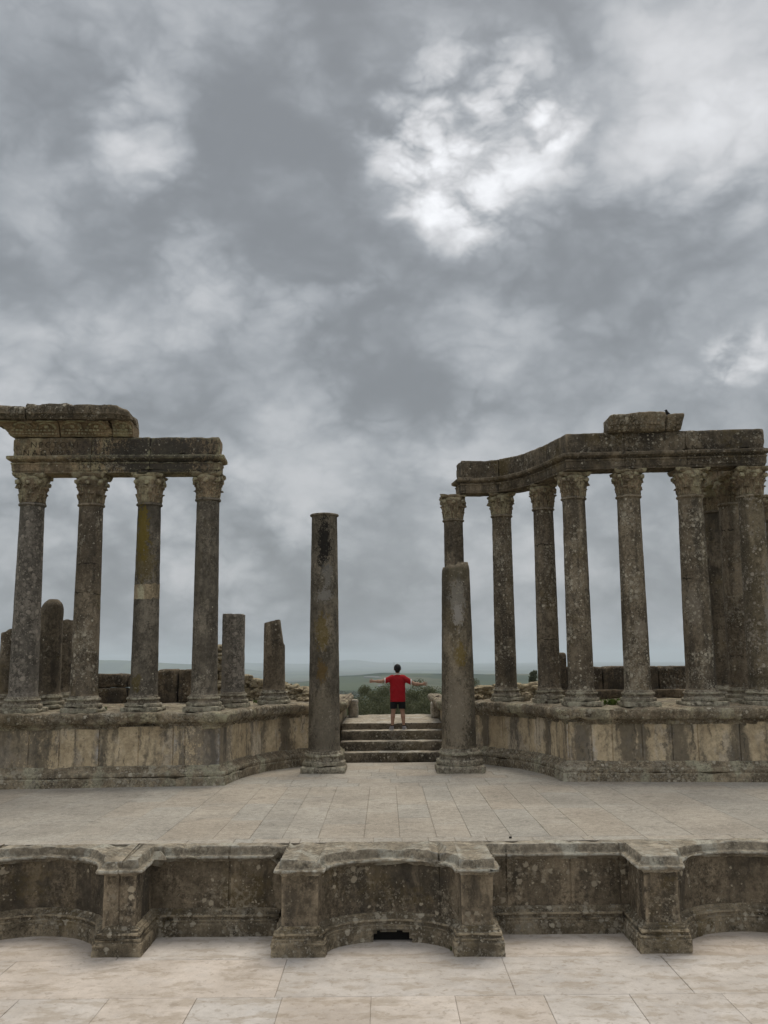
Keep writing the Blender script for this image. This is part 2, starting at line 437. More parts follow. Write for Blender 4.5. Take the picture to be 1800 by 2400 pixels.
GREY_LO, GREY_HI = (.105, .088, .066), (.19, .163, .125)
m_shaft = stone('weathered_shaft', GREY_LO, GREY_HI, cracks=((3.55, .1), (5.3, -.06)), lichen=.47, ochre=.25, dark=.3, streak=.45, streak_scale=(3.5, 3.5, .25))
m_shaft_plain = stone('grey_shaft', (.10, .091, .076), (.165, .15, .125), lichen=.36, ochre=.12, dark=.2, streak=.35, seed=2, streak_scale=(3.5, 3.5, .2))
m_shaft_lich = stone('lichened_shaft', (.095, .09, .08), (.15, .14, .125), lichen=.74, lich_col=(.27, .255, .24), ochre=.1, dark=.3, streak=.2, seed=3)
m_shaft_spot = stone('spotted_shaft', GREY_LO, (.185, .16, .122), cracks=((4.6, .05),), lichen=.58, ochre=.22, dark=.35, streak=.5, seed=5, streak_scale=(3.5, 3.5, .25))
m_shaft_dark = stone('dark_shaft', (.085, .072, .054), (.165, .142, .108), lichen=.34, ochre=.3, dark=.6, streak=.5, seed=6)
m_cap = stone('carved_capital', (.15, .122, .085), (.30, .245, .175), lichen=.38, lich_col=(.3, .28, .24), ochre=.2, dark=.65, streak=.25, grain=.8, bump=1., seed=7, big=2.2)
m_base = stone('column_base_stone', (.15, .132, .104), (.28, .25, .2), lichen=.66, ochre=.1, dark=.6, streak=.25, grain=.8, bump=1., seed=8, big=2.5)
m_beam = stone('beam_stone', (.075, .063, .047), (.165, .14, .104), lichen=.46, ochre=.35, dark=.6, streak=.5, bump=.9, seed=9, streak_scale=(2.5, 2.5, .6))
m_beam_pale = stone('pale_beam_stone', (.22, .172, .115), (.31, .245, .165), lichen=.46, ochre=.1, dark=.35, streak=.45, bump=.8, seed=10,
                    stains=[((-5.3, 21.3, 7.4), (1.55, .8, .75), (.05, .046, .04), .9), ((-6.95, 21.2, 7.6), (.4, .8, .5), (.06, .052, .045), .75)])
m_cornice = stone('cornice_stone', (.08, .068, .05), (.175, .148, .108), lichen=.5, ochre=.3, dark=.6, streak=.3, bump=1., grain=.7, seed=11)
m_bracket = stone('bracket_stone', (.23, .18, .118), (.32, .255, .17), lichen=.12, ochre=.1, dark=.45, streak=.3, bump=.8, seed=12)
m_dado = stone('podium_panel_stone', (.37, .305, .21), (.46, .395, .285), lichen=.1, ochre=.12, dark=.45, streak=.74, grain=.3, bump=.35, seed=13, streak_col=(.07, .063, .052),
               streak_scale=(1.9, 1.9, .22), streak_thr=.52, streak_w=.06, big=1.6, mott=.45,
               stains=[((-8.6, 20.9, .8), (1.5, .7, .8), (.1, .09, .075), .6), ((-3.75, 21.4, .8), (.75, .9, .9), (.105, .096, .085), .62)], pale=.2)
m_lip = stone('podium_cornice_stone', (.145, .12, .088), (.29, .25, .185), lichen=.62, ochre=.15, dark=.75, streak=.35, bump=1., grain=.8, seed=14, big=2.)
m_plinth = stone('podium_plinth_stone', (.175, .147, .108), (.32, .278, .205), lichen=.62, ochre=.1, dark=.75, streak=.2, bump=1., grain=.8, seed=15, big=2.4)
m_front = stone('stage_front_stone', (.095, .081, .06), (.185, .157, .117), lichen=.47, lich_col=(.37, .345, .29), ochre=.3, dark=.45, streak=.55, bump=.6, seed=16, lich_size=1.2, edge=.8, streak_scale=(2.6, 2.6, .4))
m_front_cap = stone('stage_coping_stone', (.21, .188, .15), (.33, .30, .245), lichen=.4, ochre=.05, dark=.55, streak=.2, bump=.9, seed=17, big=2.5)
m_front_base = stone('stage_front_plinth', (.12, .103, .075), (.235, .205, .152), lichen=.66, edge=.9, ochre=.35, dark=.6, streak=.2, bump=.9, seed=18, big=2.)
m_step = stone('stair_stone', (.075, .065, .05), (.16, .14, .108), lichen=.42, ochre=.2, dark=.65, streak=.3, bump=.8, seed=19)
m_tread = stone('pale_tread_stone', (.25, .225, .185), (.34, .31, .255), lichen=.2, dark=.25, streak=0, bump=.5, seed=20)  # paler stone, set on the upward faces of steps and landing
m_stage = stone('stage_slab_stone', (.315, .285, .238), (.405, .368, .308), lichen=.15, lich_col=(.45, .43, .37), ochre=0, dark=.3, streak=0, grain=.6, bump=.6, seed=21, tint=True, big=.7, mott=.32, edge=.2, pale=.06)
m_orch = stone('pale_paving_stone', (.43, .385, .337), (.54, .49, .437), lichen=0, ochre=0, dark=0, streak=.5, streak_col=(.29, .24, .18), streak_scale=(1.6, 4.2, 2.), streak_thr=.555, streak_w=.06, mott=.2, edge=0, cracks=(), pale=.10,
               grain=.14, bump=.25, seed=22, tint=True, big=1.1, rough=.8)
m_joint = plain('joint_dirt', (.20, .175, .135), .95, .4, 20)
m_rubble = stone('rubble_stone', (.13, .105, .072), (.27, .225, .16), lichen=.4, ochre=.25, dark=.6, streak=.0, bump=1., grain=.8, seed=23, big=3.)
m_wall = stone('dark_wall_stone', (.06, .049, .035), (.135, .11, .078), lichen=.34, ochre=.3, dark=.75, streak=.5, bump=1., grain=.9, seed=24, big=2.)
m_pale = stone('pale_block_stone', (.24, .215, .17), (.34, .31, .255), lichen=.4, dark=.3, streak=.2, seed=25)
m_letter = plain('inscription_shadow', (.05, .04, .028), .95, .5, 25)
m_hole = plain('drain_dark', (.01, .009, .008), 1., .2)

# ------------------------------------------------------------------ ground
def g_smooth(a, b, x):
    t = min(1, max(0, (x-a)/(b-a))); return t*t*(3-2*t)
def piece(xs, x):
    for (a, ya), (b, yb) in zip(xs, xs[1:]):
        if x <= b: return ya+(yb-ya)*g_smooth(a, b, x)
    return xs[-1][1]
CREST = [(-3, -112), (-.3, -110), (-.2, -98), (-.12, -79), (-.095, -66), (-.04, -47), (0, -39), (.02, -41), (.16, -44), (.4, -42), (3, -60)]
FARL = [(-3, 40), (-.7, 66), (-.45, 78), (-.36, 52), (-.29, 20), (-.2, -28), (-.1, -115), (3, -125)]
def ground_z(x, y):
    r = math.hypot(x, y)
    if y < 2 or abs(x) > y*2.5:
        base = piece([(0, -1.7), (60, -1.7), (400, -12), (3000, -60), (12000, -90), (22000, -120)], r)
        return base
    u = x/max(y, 1)
    cr = piece(CREST, u); fl = piece(FARL, u)
    z = piece([(0, -1.7), (33, -1.7), (42, -3.2), (60, -4.9), (85, -7), (200, -17), (600, -34), (900, -40), (1500, -57), (2000, -60), (3000, cr), (3700, cr-30), (5200, -118), (7600, -125), (9000, fl), (10500, -122), (14000, -112), (22000, -105)], y)
    if y > 1300: z += (noise.fractal(Vector((x*.0011, y*.0011, 3)), 1, 2, 4))*min(9, (y-1300)*.01)*(.45 if y < 4000 else 1)
    elif y > 70: z += noise.noise(Vector((x*.02, y*.02, 1)))*min(1.2, (y-70)*.01)
    if y > 13500:
        pk = math.exp(-((u+.036)/.022)**2)*75+math.exp(-((u+.10)/.05)**2)*55+math.exp(-((u-.02)/.06)**2)*55+math.exp(-((u+.16)/.03)**2)*60
        z += pk*math.exp(-((y-16500)/1500)**2)
    return z
def make_ground():
    angs = sorted(set([a*.3 for a in range(-130, 131)]+[a*4 for a in range(-45, 45)]))
    rad = [0, 6, 14, 24, 32, 36, 40, 46, 54, 62, 74, 90, 110, 140, 180, 230, 300, 380, 480, 600, 740, 900]
    r = 1000
    while r < 4200: rad.append(r); r += 85
    while r < 12000: rad.append(r); r += 230
    while r < 19000: rad.append(r); r += 330
    rad += [20500, 22000]
    V, F = [], []
    na = len(angs)
    for rr in rad:
        for a in angs:
            x, y = rr*math.sin(R(a)), rr*math.cos(R(a))
            V.append((x, y, ground_z(x, y)))
    for i in range(len(rad)-1):
        for k in range(na):
            kk = (k+1) % na
            F.append((i*na+k, (i+1)*na+k, (i+1)*na+kk, i*na+kk)[::-1])
    m = bpy.data.materials.new('fields'); m.use_nodes = True
    t = NT(m.node_tree); bs = t.n['Principled BSDF']
    pos = t.node('ShaderNodeNewGeometry').outputs['Position']
    wp = t.vmath('ADD', pos, t.vscale(t.noise(pos, .004, 3, col=True), 160))
    vo = t.voro(t.mulv(wp, (.0042, .0024, 0)), 1.0)
    c = t.sep(vo.outputs['Color'])
    field = t.mix(c[0], (.020, .034, .022), (.088, .108, .058))
    field = t.mix(t.ss(c[1], .8, .86, 0, .8), field, (.10, .095, .06))
    field = t.mix(t.ss(t.noise(pos, .012, 6, .65), .55, .66, 0, .75), field, (.022, .036, .018))
    near = t.mix(t.noise(pos, .5, 6, .7), (.05, .06, .025), (.13, .12, .07))
    field = t.mix(t.ss(t.sep(pos)[1], 150, 420), near, field)
    t.put(bs.inputs['Base Color'], field); bs.inputs['Roughness'].default_value = 1; bs.inputs['Specular IOR Level'].default_value = 0
    struct(part('ground', (V, F), m, smooth=None))
    for p in bpy.data.objects['ground'].data.polygons: p.use_smooth = True
make_ground()

# ------------------------------------------------------------------ paving
def slabs(name, rows, zt, mat, gap=.008, cham=.012, jit=.003, thick=.25, seed=1, tintv=.13, sink=.016):
    """rows: (y0, y1, [x breaks]); each slab a chamfered top of its own tone over dirt-filled joints"""
    rnd = random.Random(seed); V, F, T = [], [], []
    for (y0, y1, xs) in rows:
        for x0, x1 in zip(xs, xs[1:]):
            g = gap*rnd.uniform(.5, 1.3)
            tone = 1+rnd.uniform(-tintv, tintv*.6); warm = rnd.uniform(-.03, .03)
            dz = rnd.uniform(-jit, jit); t1, t2 = rnd.uniform(-jit, jit)*.6, rnd.uniform(-jit, jit)*.6
            nx = max(1, int((x1-x0)/.25)); ny = max(1, int((y1-y0)/.25))
            k = len(V)
            xx = [x0+g/2]+[x0+g/2+cham+(x1-x0-g-2*cham)*i/nx for i in range(nx+1)]+[x1-g/2]
            yy = [y0+g/2]+[y0+g/2+cham+(y1-y0-g-2*cham)*i/ny for i in range(ny+1)]+[y1-g/2]
            for i, x in enumerate(xx):
                for j, y in enumerate(yy):
                    edge = i in (0, len(xx)-1) or j in (0, len(yy)-1)
                    w = noise.noise(Vector((x*2.3, y*2.3, seed)))*.004+noise.noise(Vector((x*9, y*9, seed)))*.0012
                    wx = noise.noise(Vector((x*6, y*6, seed+9)))*.006 if edge else 0
                    V.append((x+wx, y+wx, zt+dz+w+t1*(x-x0)/(x1-x0)+t2*(y-y0)/(y1-y0)-(sink if edge else 0)))
            m = len(yy)
            for i in range(len(xx)-1):
                for j in range(m-1):
                    F.append((k+i*m+j, k+(i+1)*m+j, k+(i+1)*m+j+1, k+i*m+j+1)); T.append((tone*(1+warm), tone, tone*(1-warm)))
    ylo, yhi = min(r[0] for r in rows), max(r[1] for r in rows); xlo, xhi = min(r[2][0] for r in rows), max(r[2][-1] for r in rows)
    nf = len(F)
    bv, bf = box(xlo, xhi, ylo, yhi, zt-thick, zt-sink-.003, step=100, bev=0)
    o = part(name, join((V, F), (bv, bf)), [mat, m_joint], smooth=30)
    me = o.data
    ca = me.color_attributes.new('tint', 'FLOAT_COLOR', 'CORNER')
    arr = np.ones((len(me.loops), 4), np.float32)
    for i, p in enumerate(me.polygons):
        if i < nf: arr[p.loop_start:p.loop_start+p.loop_total, :3] = T[i]
        else: p.material_index = 1
    ca.data.foreach_set('color', arr.ravel())
    return struct(o)
def xs_rand(a, b, lo, hi, rnd):
    out = [a]
    while out[-1] < b-hi: out.append(out[-1]+rnd.uniform(lo, hi))
    return out+[b]
rnd = random.Random(4)
orch_rows = [(5.2, 8.2, xs_rand(-11, 11, .8, 1.3, rnd)), (8.2, 10.0, xs_rand(-11, 11, .8, 1.3, rnd)),
             (10.0, 11.74, [-11, -9.6, -8.5, -7.4, -6.3, -5.3, -4.32, -3.27, -2.24, -1.24, -.2, .78, 1.82, 2.82, 3.9, 5.0, 6.1, 7.3, 8.6, 9.8, 11]),
             (11.74, 13.16, [-11, -8.9, -6.9, -4.9, -1.33, 1.5, 3.6, 5.4, 7.6, 9.4, 11]),
             (13.16, 15.3, [-11, -6.2, -3.6, -1.4, 1.45, 3.7, 6.4, 11])]
slabs('paving', orch_rows, -1.22, m_orch, gap=.005, cham=.006, jit=.0015, seed=3, tintv=.07, sink=.006)
stage_rows = [(14.56, 14.88, [-11, -8, -5.2, -4.6, -4.06, -3.58, -3.0, -2.3, -2.01, -1.3, -1.01, -.2, .23, .62, 1.02, 1.5, 2.2, 2.95, 3.1, 3.9, 5.2, 7, 11])]
fx = [-11, -9.7, -8.6, -7.4, -6.1, -5.0, -4.3, -3.5, -2.66, -2.1, -1.6, -1.05, -.35, .2, .76, 1.29, 1.9, 2.5, 3.07, 3.9, 4.67, 5.85, 7.1, 8.4, 9.7, 11]
for xa, xb in zip(fx, fx[1:]):
    c = [14.88]
    while c[-1] < 18.6: c.append(c[-1]+rnd.uniform(1.1, 3.2))
    c = [q for q in c if q < 20.1]+[20.75]
    for ya, yb in zip(c, c[1:]): stage_rows.append((ya, yb, [xa, xb]))
y = 20.75
for d in (.55, .7, .5, .75, .6, .8, .75): stage_rows.append((y, y+d, xs_rand(-11, 11, .5, 1.3, rnd))); y += d
slabs('floor', stage_rows, -.004, m_stage, gap=.004, cham=.007, jit=.002, seed=6, tintv=.04, thick=1.3, sink=.007)

# ------------------------------------------------------------------ stage front wall with niches
def arc(cx, cy, rx, ry, n=20):
    return [(cx-rx*math.cos(math.pi*i/n), cy+ry*math.sin(math.pi*i/n)) for i in range(n+1)]
front_path = [(-10.5, 14.31), (-6.66, 14.31), (-6.66, 13.4), (-6.08, 13.4)]+arc(-4.96, 13.42, 1.08, 1.0)[1:-1]+[(-3.86, 13.41), (-3.42, 13.41), (-3.42, 14.31), (-1.43, 14.31), (-1.43, 13.33), (-.94, 13.33)] \
    + arc(.03, 13.36, .97, .66)[1:-1]+[(1.0, 13.31), (1.43, 13.30), (1.43, 14.30), (3.49, 14.30), (3.49, 13.37), (3.95, 13.37)]+arc(5.06, 13.4, 1.09, .96)[1:-1]+[(6.2, 13.37), (6.7, 13.37), (6.7, 14.3), (10.5, 14.3)]
t = thing('stage_front_wall', 'low dark lichen-spotted stage front with round and square niches above the pale paving', 'wall', (0, 14, -1.22))
front_prof = [(0, -1.22), (0, -.17)]
_r2 = random.Random(8); front_joints = []; _g = .6
while _g < 34: front_joints.append(_g); _g += _r2.uniform(.7, 1.7)
pv = sweep(front_path, front_prof, step=.06, ps=.06, grooves=front_joints, gdepth=.018)
part('niche_panel', weather(pv, .006, 3.5, .012, 2.2, seed=1), m_front, t)
cap_prof = [(-.01, -.225), (.015, -.2), (.03, -.18), (.06, -.172), (.095, -.16), (.105, -.14), (.095, -.122), (.05, -.114), (.035, -.1), (.022, -.03), (.01, 0.0)]
part('coping', weather(sweep(front_path, cap_prof, step=.045, ps=.02, fill_y=14.55, grooves=front_joints[1::2], gdepth=.022), .010, 7, .085, 2.4, seed=2), m_front_cap, t)
base_prof = [(.125, -1.25), (.13, -1.05), (.112, -1.035), (.115, -1.0), (.085, -.992), (.085, -.972), (.10, -.955), (.098, -.93), (.06, -.915), (.058, -.895), (.03, -.885), (.022, -.86), (-.02, -.85)]
bv, bf = weather(sweep(front_path, base_prof, step=.045, ps=.02), .006, 8, .035, 3.4, seed=3)
def in_drain(q):
    c = sum((bv[i] for i in q), Vector())/len(q)
    return abs(c.x-.065) < .27-(c.z+1.22)*.30 and c.y > 13.7 and c.z < -1.08-.02*noise.noise(Vector((c.x*9, 1, 0)))
bf = [q for q in bf if not in_drain(q)]
part('plinth', (bv, bf), m_front_base, t)
# the mouth of the drain: shallow box, its inner shade given as near-black colour
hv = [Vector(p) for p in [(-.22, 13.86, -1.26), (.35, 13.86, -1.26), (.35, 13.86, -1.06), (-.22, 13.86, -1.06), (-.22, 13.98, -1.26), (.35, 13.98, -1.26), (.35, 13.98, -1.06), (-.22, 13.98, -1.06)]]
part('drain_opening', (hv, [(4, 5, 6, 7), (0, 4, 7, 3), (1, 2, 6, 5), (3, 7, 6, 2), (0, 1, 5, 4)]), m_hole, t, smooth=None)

# ------------------------------------------------------------------ podiums
L_path = [(-14, 20.44), (-8.27, 20.91), (-3.68, 21.25), (-3.60, 21.9), (-3.50, 22.45), (-3.33, 23.1), (-3.05, 23.75), (-2.7, 24.3), (-2.25, 24.85), (-1.75, 25.25), (-1.27, 25.55), (-1.27, 31)]
R_path = [(1.60, 31), (1.60, 25.72), (2.05, 25.45), (2.5, 25.13), (2.80, 24.75), (3.06, 24.35), (3.41, 23.85), (3.70, 23.15), (3.90, 22.5), (3.98, 21.98), (4.04, 21.4), (8.21, 21.04), (14, 20.55)]
pod_base = [(.18, -.03), (.18, .17), (.165, .185), (.155, .19), (.165, .21), (.165, .27), (.15, .29), (.10, .315), (.06, .36), (.035, .385), (.03, .41), (0.0, .425), (-.05, .43)]
pod_lip = [(-.02, 1.20), (.025, 1.215), (.028, 1.24), (.055, 1.25), (.06, 1.28), (.09, 1.29), (.10, 1.315), (.17, 1.33), (.20, 1.36), (.225, 1.42), (.235, 1.5), (.215, 1.55), (.17, 1.57)]
def podium(path, label, grooves, seed):
    t = thing('podium', label, 'podium', (path[len(path)//2][0], path[len(path)//2][1]+1, 0))
    dado = [(0, -.02), (0, 1.26)]
    part('panel', weather(sweep(path, dado, step=.09, ps=.07, grooves=grooves, gdepth=.022), .004, 3, .012, 2.2, seed=seed), m_dado, t)
    part('plinth', weather(sweep(path, pod_base, step=.05, ps=.035), .012, 6, .06, 2.3, seed=seed+1), m_plinth, t)
    part('cornice', weather(sweep(path, pod_lip, step=.045, ps=.03, fill_y=31), .02, 5, .13, 1.9, seed=seed+2), m_lip, t)
    return t
podium(L_path, 'stained cream stone podium under the four-column row that carries a heavy cornice', (6.25, 6.9, 7.75, 8.6, 9.35, 9.6, 11.0, 11.6, 12.2, 12.9, 13.5, 14.1), 11)
podium(R_path, 'streaked cream stone podium under the columns whose beam bends back in a curve', (5.6, 6.1, 6.6, 7.15, 7.7, 8.2, 8.7, 9.2, 10.1, 10.5, 11., 11.45, 12.1, 12.75, 13.3, 14.2), 21)

# ------------------------------------------------------------------ stairs between the podiums
t = thing('staircase', 'short flight of worn dark stone steps rising between the two podiums', 'stairs', (.17, 26, 0))
for i, (y0, z0, z1) in enumerate([(25.55, -.03, .255), (25.9, .2, .51), (26.25, .45, .765), (26.6, .7, .945)]):
    if i < 3: part('step', weather(box(-1.25, 1.58, y0, y0+.42, z0, z1, .07, .03), .007, 6, .05, 2.6, seed=30+i), m_step, t)
lv = weather(box(-1.24, 1.57, 26.6, 30.6, .7, .945, .1, .03), .008, 6, .05, 2.6, seed=34)
o = part('landing', lv, [m_step, m_tread], t)
for p in o.data.polygons:
    if p.normal.z > .6: p.material_index = 1
for s in [c for c in t.children if c.name.startswith('step')]:
    s.data.materials.append(m_tread)
    for p in s.data.polygons:
        if p.normal.z > .6: p.material_index = 1

# ------------------------------------------------------------------ columns
def capital_mesh(c, z0, h, r0, seed, worn=.012):
    """Corinthian capital: flaring bell, two rings of curling acanthus leaves, corner volutes, concave abacus"""
    vs = []
    bell = [(r0*1.0, 0), (r0*1.04, h*.3), (r0*1.10, h*.55), (r0*1.22, h*.75), (r0*1.36, h*.9), (r0*1.34, h*1.0)]
    vs.append(lathe(bell, (c[0], c[1], z0), 32, .05))
    def leaf(a, zb, hl, w, out, rb):
        V, F = [], []
        n, mm = 9, 7
        for side in (0, 1):
            for i in range(n+1):
                tt = i/n
                up = zb+hl*(tt if tt < .85 else .85+(.15-(tt-.85)*1.6)*.5)
                rr = rb+.012+out*max(0, tt-.45)**1.7*2.6+.03*tt
                ww = w*(.75+.5*math.sin(tt*2.6))*(1-.55*max(0, tt-.7)/.3)*(1+.14*math.sin(tt*22))
                for j in range(mm):
                    s = j/(mm-1)*2-1
                    r2 = rr-(.035*s*s)+(.012*math.cos(s*9))-(.03 if side else 0)
                    ang = a+ww*s/rb
                    V.append(Vector((c[0]+r2*math.cos(ang), c[1]+r2*math.sin(ang), z0+up-(.012*s*s))))
        m = (n+1)*mm
        for i in range(n):
            for j in range(mm-1):
                q = (i*mm+j, i*mm+j+1, (i+1)*mm+j+1, (i+1)*mm+j)
                F.append(q); F.append(tuple(m+x for x in reversed(q)))
        rim = [i*mm for i in range(n+1)]+[n*mm+j for j in range(1, mm)]+[i*mm+mm-1 for i in range(n-1, -1, -1)]
        for x, y in zip(rim, rim[1:]): F.append((x, y, m+y, m+x))
        return V, F
    for k in range(8): vs.append(leaf(k*math.pi/4+.2, .0, h*.42, .085, .035, r0))
    for k in range(8): vs.append(leaf(k*math.pi/4+.2+math.pi/8, .02, h*.70, .08, .055, r0*1.03))
    for k in range(4):                          # volutes under the abacus corners
        a = math.pi/4+k*math.pi/2
        V, F = [], []
        n = 16
        for i in range(n+1):
            tt = i/n; rr = r0*(1.05+.42*tt**1.4); zz = h*(.45+.42*tt)-(.10*h if tt > .95 else 0)
            w = .035+.02*tt
            for s, q in ((-1, 0), (1, 0), (1, 1), (-1, 1)):
                r2 = rr-(.05 if q else 0)
                V.append(Vector((c[0]+r2*math.cos(a)-s*w*math.sin(a), c[1]+r2*math.sin(a)+s*w*math.cos(a), z0+zz)))
        for i in range(n):
            for q in range(4): F.append((i*4+q, i*4+(q+1) % 4, (i+1)*4+(q+1) % 4, (i+1)*4+q))
        F.append((n*4, n*4+1, n*4+2, n*4+3))
        vs.append((V, F))
        cc = (c[0]+r0*1.46*math.cos(a), c[1]+r0*1.46*math.sin(a), z0+h*.80)
        vs.append(rock(cc, (.065, .065, .06), seed+k, 2, rough=.1))
    for k in range(4):
        a = k*math.pi/2
        vs.append(rock((c[0]+r0*1.22*math.cos(a), c[1]+r0*1.22*math.sin(a), z0+h*.78), (.06, .06, .06), seed+9+k, 2, rough=.3))
    return weather(join(*vs), worn, 9, .02, 4, seed=seed)
def abacus_mesh(c, z0, z1, hw, seed, chip=.05):
    pts = []
    for k in range(4):
        a0 = -3*math.pi/4+k*math.pi/2
        p, q = Vector((math.cos(a0), math.sin(a0)))*hw*1.41, Vector((math.cos(a0+math.pi/2), math.sin(a0+math.pi/2)))*hw*1.41
        d = (q-p).normalized(); nn = Vector((d.y, -d.x))
        for i in range(9):
            tt = .06+.88*i/8
            pts.append((c[0]+p.x+(q-p).x*tt-nn.x*hw*.16*math.sin(math.pi*tt), c[1]+p.y+(q-p).y*tt-nn.y*hw*.16*math.sin(math.pi*tt)))
    return weather(sweep(pts, [(-.03, z0), (0, z0+(z1-z0)*.4), (.02, z1)], True, .06, .03, caps=True), .006, 7, chip, 3, seed=seed)
def base_mesh(c, z0, h, r, seed):
    pr = [(r*1.34, z0), (r*1.38, z0+h*.10), (r*1.36, z0+h*.28), (r*1.28, z0+h*.34), (r*1.2, z0+h*.36), (r*1.15, z0+h*.5), (r*1.17, z0+h*.58), (r*1.24, z0+h*.61), (r*1.26, z0+h*.70), (r*1.22, z0+h*.8), (r*1.12, z0+h*.83), (r*1.1, z0+h*.93), (r*1.02, z0+h)]
    return weather(lathe([(a, b-z0) for a, b in pr], (c[0], c[1], z0), 56, .03), .010, 7, .045, 3, seed=seed)
def column(x, y, z0, rb, rt, zn, label, mat, seed, zc=None, base_h=.36, group=None, topfn=None, cap_chip=.05, astragal=True, capital_r=None, mats=None, lean=0, cap_worn=.012, cat='column', bmat=None, broken=False):
    t = thing('broken_column' if broken else 'column', label, cat, (x, y, z0), group)
    pz = .10*base_h/.36
    b = part('base', base_mesh((x, y), z0+pz, base_h-pz, rb, seed), bmat or m_base, t)
    hw = rb*1.40
    part('plinth', weather(box(x-hw, x+hw, y-hw, y+hw, z0-.02, z0+pz+.004, .06, .02), .008, 7, .06, 3, seed=seed+50), bmat or m_base, b, origin=(x, y, z0)).location = (0, 0, 0)
    zb = z0+base_h-.01; H = zn-zb
    def rad(s): return rb+(rt-rb)*s-.0*s
    pr = [(rb*1.05, 0), (rb*1.04, .05), (rb, .09)]+[(rb+(rt-rb)*(s/20)**1.25, .09+(H-.17)*s/20) for s in range(1, 21)]
    if astragal: pr += [(rt+.015, H-.06), (rt+.038, H-.05), (rt+.042, H-.03), (rt+.036, H-.012), (rt+.01, H)]
    else: pr += [(rt, H)]
    vf = lathe(pr, (x, y, zb), 56, .055, topfn=topfn and (lambda a, b_, c_: topfn(a, b_, c_, H)))
    part('shaft', weather(vf, .004, 5, .012, 2.6, seed=seed), mat, t)
    if zc:
        h = zc-zn
        cp = part('capital', capital_mesh((x, y), zn, h*.88, capital_r or rt*.98, seed, cap_worn), m_cap, t)
        part('abacus', abacus_mesh((x, y), zn+h*.84, zc, (capital_r or rt)*1.42, seed, cap_chip), m_cap, cp, origin=(x, y, z0)).location = (0, 0, 0)
    return t
PZ = 1.57
g1 = 'columns of the row under the heavy cornice'
m_l3 = stone('ochre_streaked_shaft', (.085, .078, .066), (.14, .128, .107), lichen=.25, ochre=.15, dark=.2, streak=.35, seed=0, streak_scale=(3.5, 3.5, .2),
             stains=[((-5.56, 21.35, 5.6), (.17, .5, .75), (.15, .11, .018), .85), ((-5.5, 21.3, 4.9), (.3, .5, .5), (.12, .088, .02), .5), ((-5.6, 21.3, 2.2), (.15, .5, .2), (.11, .085, .02), .6)])
column(-8.16, 21.5, PZ, .315, .270, 6.31, 'tall column crusted all over with grey lichen, under the corner of the heavy cornice', m_shaft_lich, 101, 6.985, group=g1, cap_worn=.03, cap_chip=.12)
column(-6.80, 21.52, PZ, .305, .270, 6.29, 'brown tall column between the grey-crusted column and the yellow-streaked one', m_shaft, 102, 6.985, group=g1, cap_worn=.02)
c3 = column(-5.475, 21.63, PZ, .305, .262, 6.31, 'tall column with yellow streaks and a pale repaired band', m_l3, 103, 6.995, group=g1)
column(-4.13, 21.74, PZ, .295, .262, 6.43, 'plain grey tall column under the broken-off end of the straight beam, beside two stumps', m_shaft_plain, 104, 7.03, group=g1, cap_worn=.03, cap_chip=.1)
# pale mended band round the third shaft, ragged at both edges
bz = 4.08
bvv = []
V, F = lathe([(.288, 0), (.2875, .34)], (-5.475, 21.63, bz), 56, .03, False, False)
V = [Vector((v.x, v.y, v.z+(.05*noise.noise(Vector((math.atan2(v.y-21.63, v.x+5.475)*2.2, 5, 0)))+.05*(v.x+5.475))*(1 if v.z > bz+.17 else .8))) for v in V]
m_band = stone('pale_repair_stone', (.25, .21, .145), (.33, .28, .2), lichen=.05, dark=.35, streak=.35, seed=31)
part('repair_band', weather((V, F), .003, 6, 0, seed=4), m_band, c3)
# beam-bearing columns on the curved side
g2 = 'columns under the beam that bends back in a curve'
m_r5 = stone('patched_shaft', GREY_LO, (.185, .16, .122), cracks=((4.9, .12),), lichen=.57, ochre=.2, dark=.35, streak=.5, seed=0, streak_scale=(3.5, 3.5, .25), stains=[((5.95, 21.8, 3.3), (.2, .5, .28), (.23, .195, .15), .8)])
m_r6 = stone('half_pale_shaft', GREY_LO, (.185, .16, .122), cracks=((5.9, .2),), lichen=.55, ochre=.2, dark=.3, streak=.55, seed=0, streak_scale=(3.5, 3.5, .2), stains=[((7.15, 21.8, 3.8), (.2, .5, .5), (.20, .172, .135), .75)])
m_r7 = stone('white_flecked_shaft', (.105, .09, .062), (.18, .155, .112), lichen=.55, lich_col=(.36, .34, .31), ochre=.3, dark=.3, streak=.3, seed=0, stains=[((9.0, 21.85, 3.3), (.25, .5, 1.6), (.26, .24, .21), .8)])
column(1.89, 25.35, PZ, .285, .258, 6.42, 'slim column whose mossy capital and neck rise from behind the thick broken shaft', m_shaft_dark, 111, 7.08, group=g2, cap_chip=.14)
column(3.20, 25.30, PZ, .285, .258, 6.52, 'slim speckled column second along the curved beam from its broken end', m_shaft_spot, 112, 7.10, group=g2)
column(4.13, 24.05, PZ, .282, .255, 6.50, 'dark slim column standing third along the curved beam, just before the corner', m_shaft, 113, 7.12, group=g2)
column(4.62, 22.55, PZ, .305, .272, 6.52, 'column with white flecks down one side, under the beam corner', m_shaft_spot, 114, 7.10, group=g2)
column(5.86, 22.18, PZ, .305, .268, 6.49, 'column with a pale worn patch at mid height, next after the beam corner', m_r5, 115, 7.10, group=g2)
column(7.31, 22.10, PZ, .340, .285, 6.46, 'thick column with a pale flake on its lower shaft, standing before two darker columns', m_r6, 116, 7.10, group=g2)
column(8.73, 22.05, PZ, .325, .280, 6.45, 'yellowish column heavily flecked with white lichen at the far end of the beam', m_r7, 117, 7.10, group=g2, cap_worn=.03, cap_chip=.1)
g3 = 'columns of the return row behind the beam end'
column(8.78, 23.55, PZ, .29, .262, 6.50, 'brown column mostly hidden directly behind the white-flecked end column', m_shaft, 118, 7.15, group=g3)
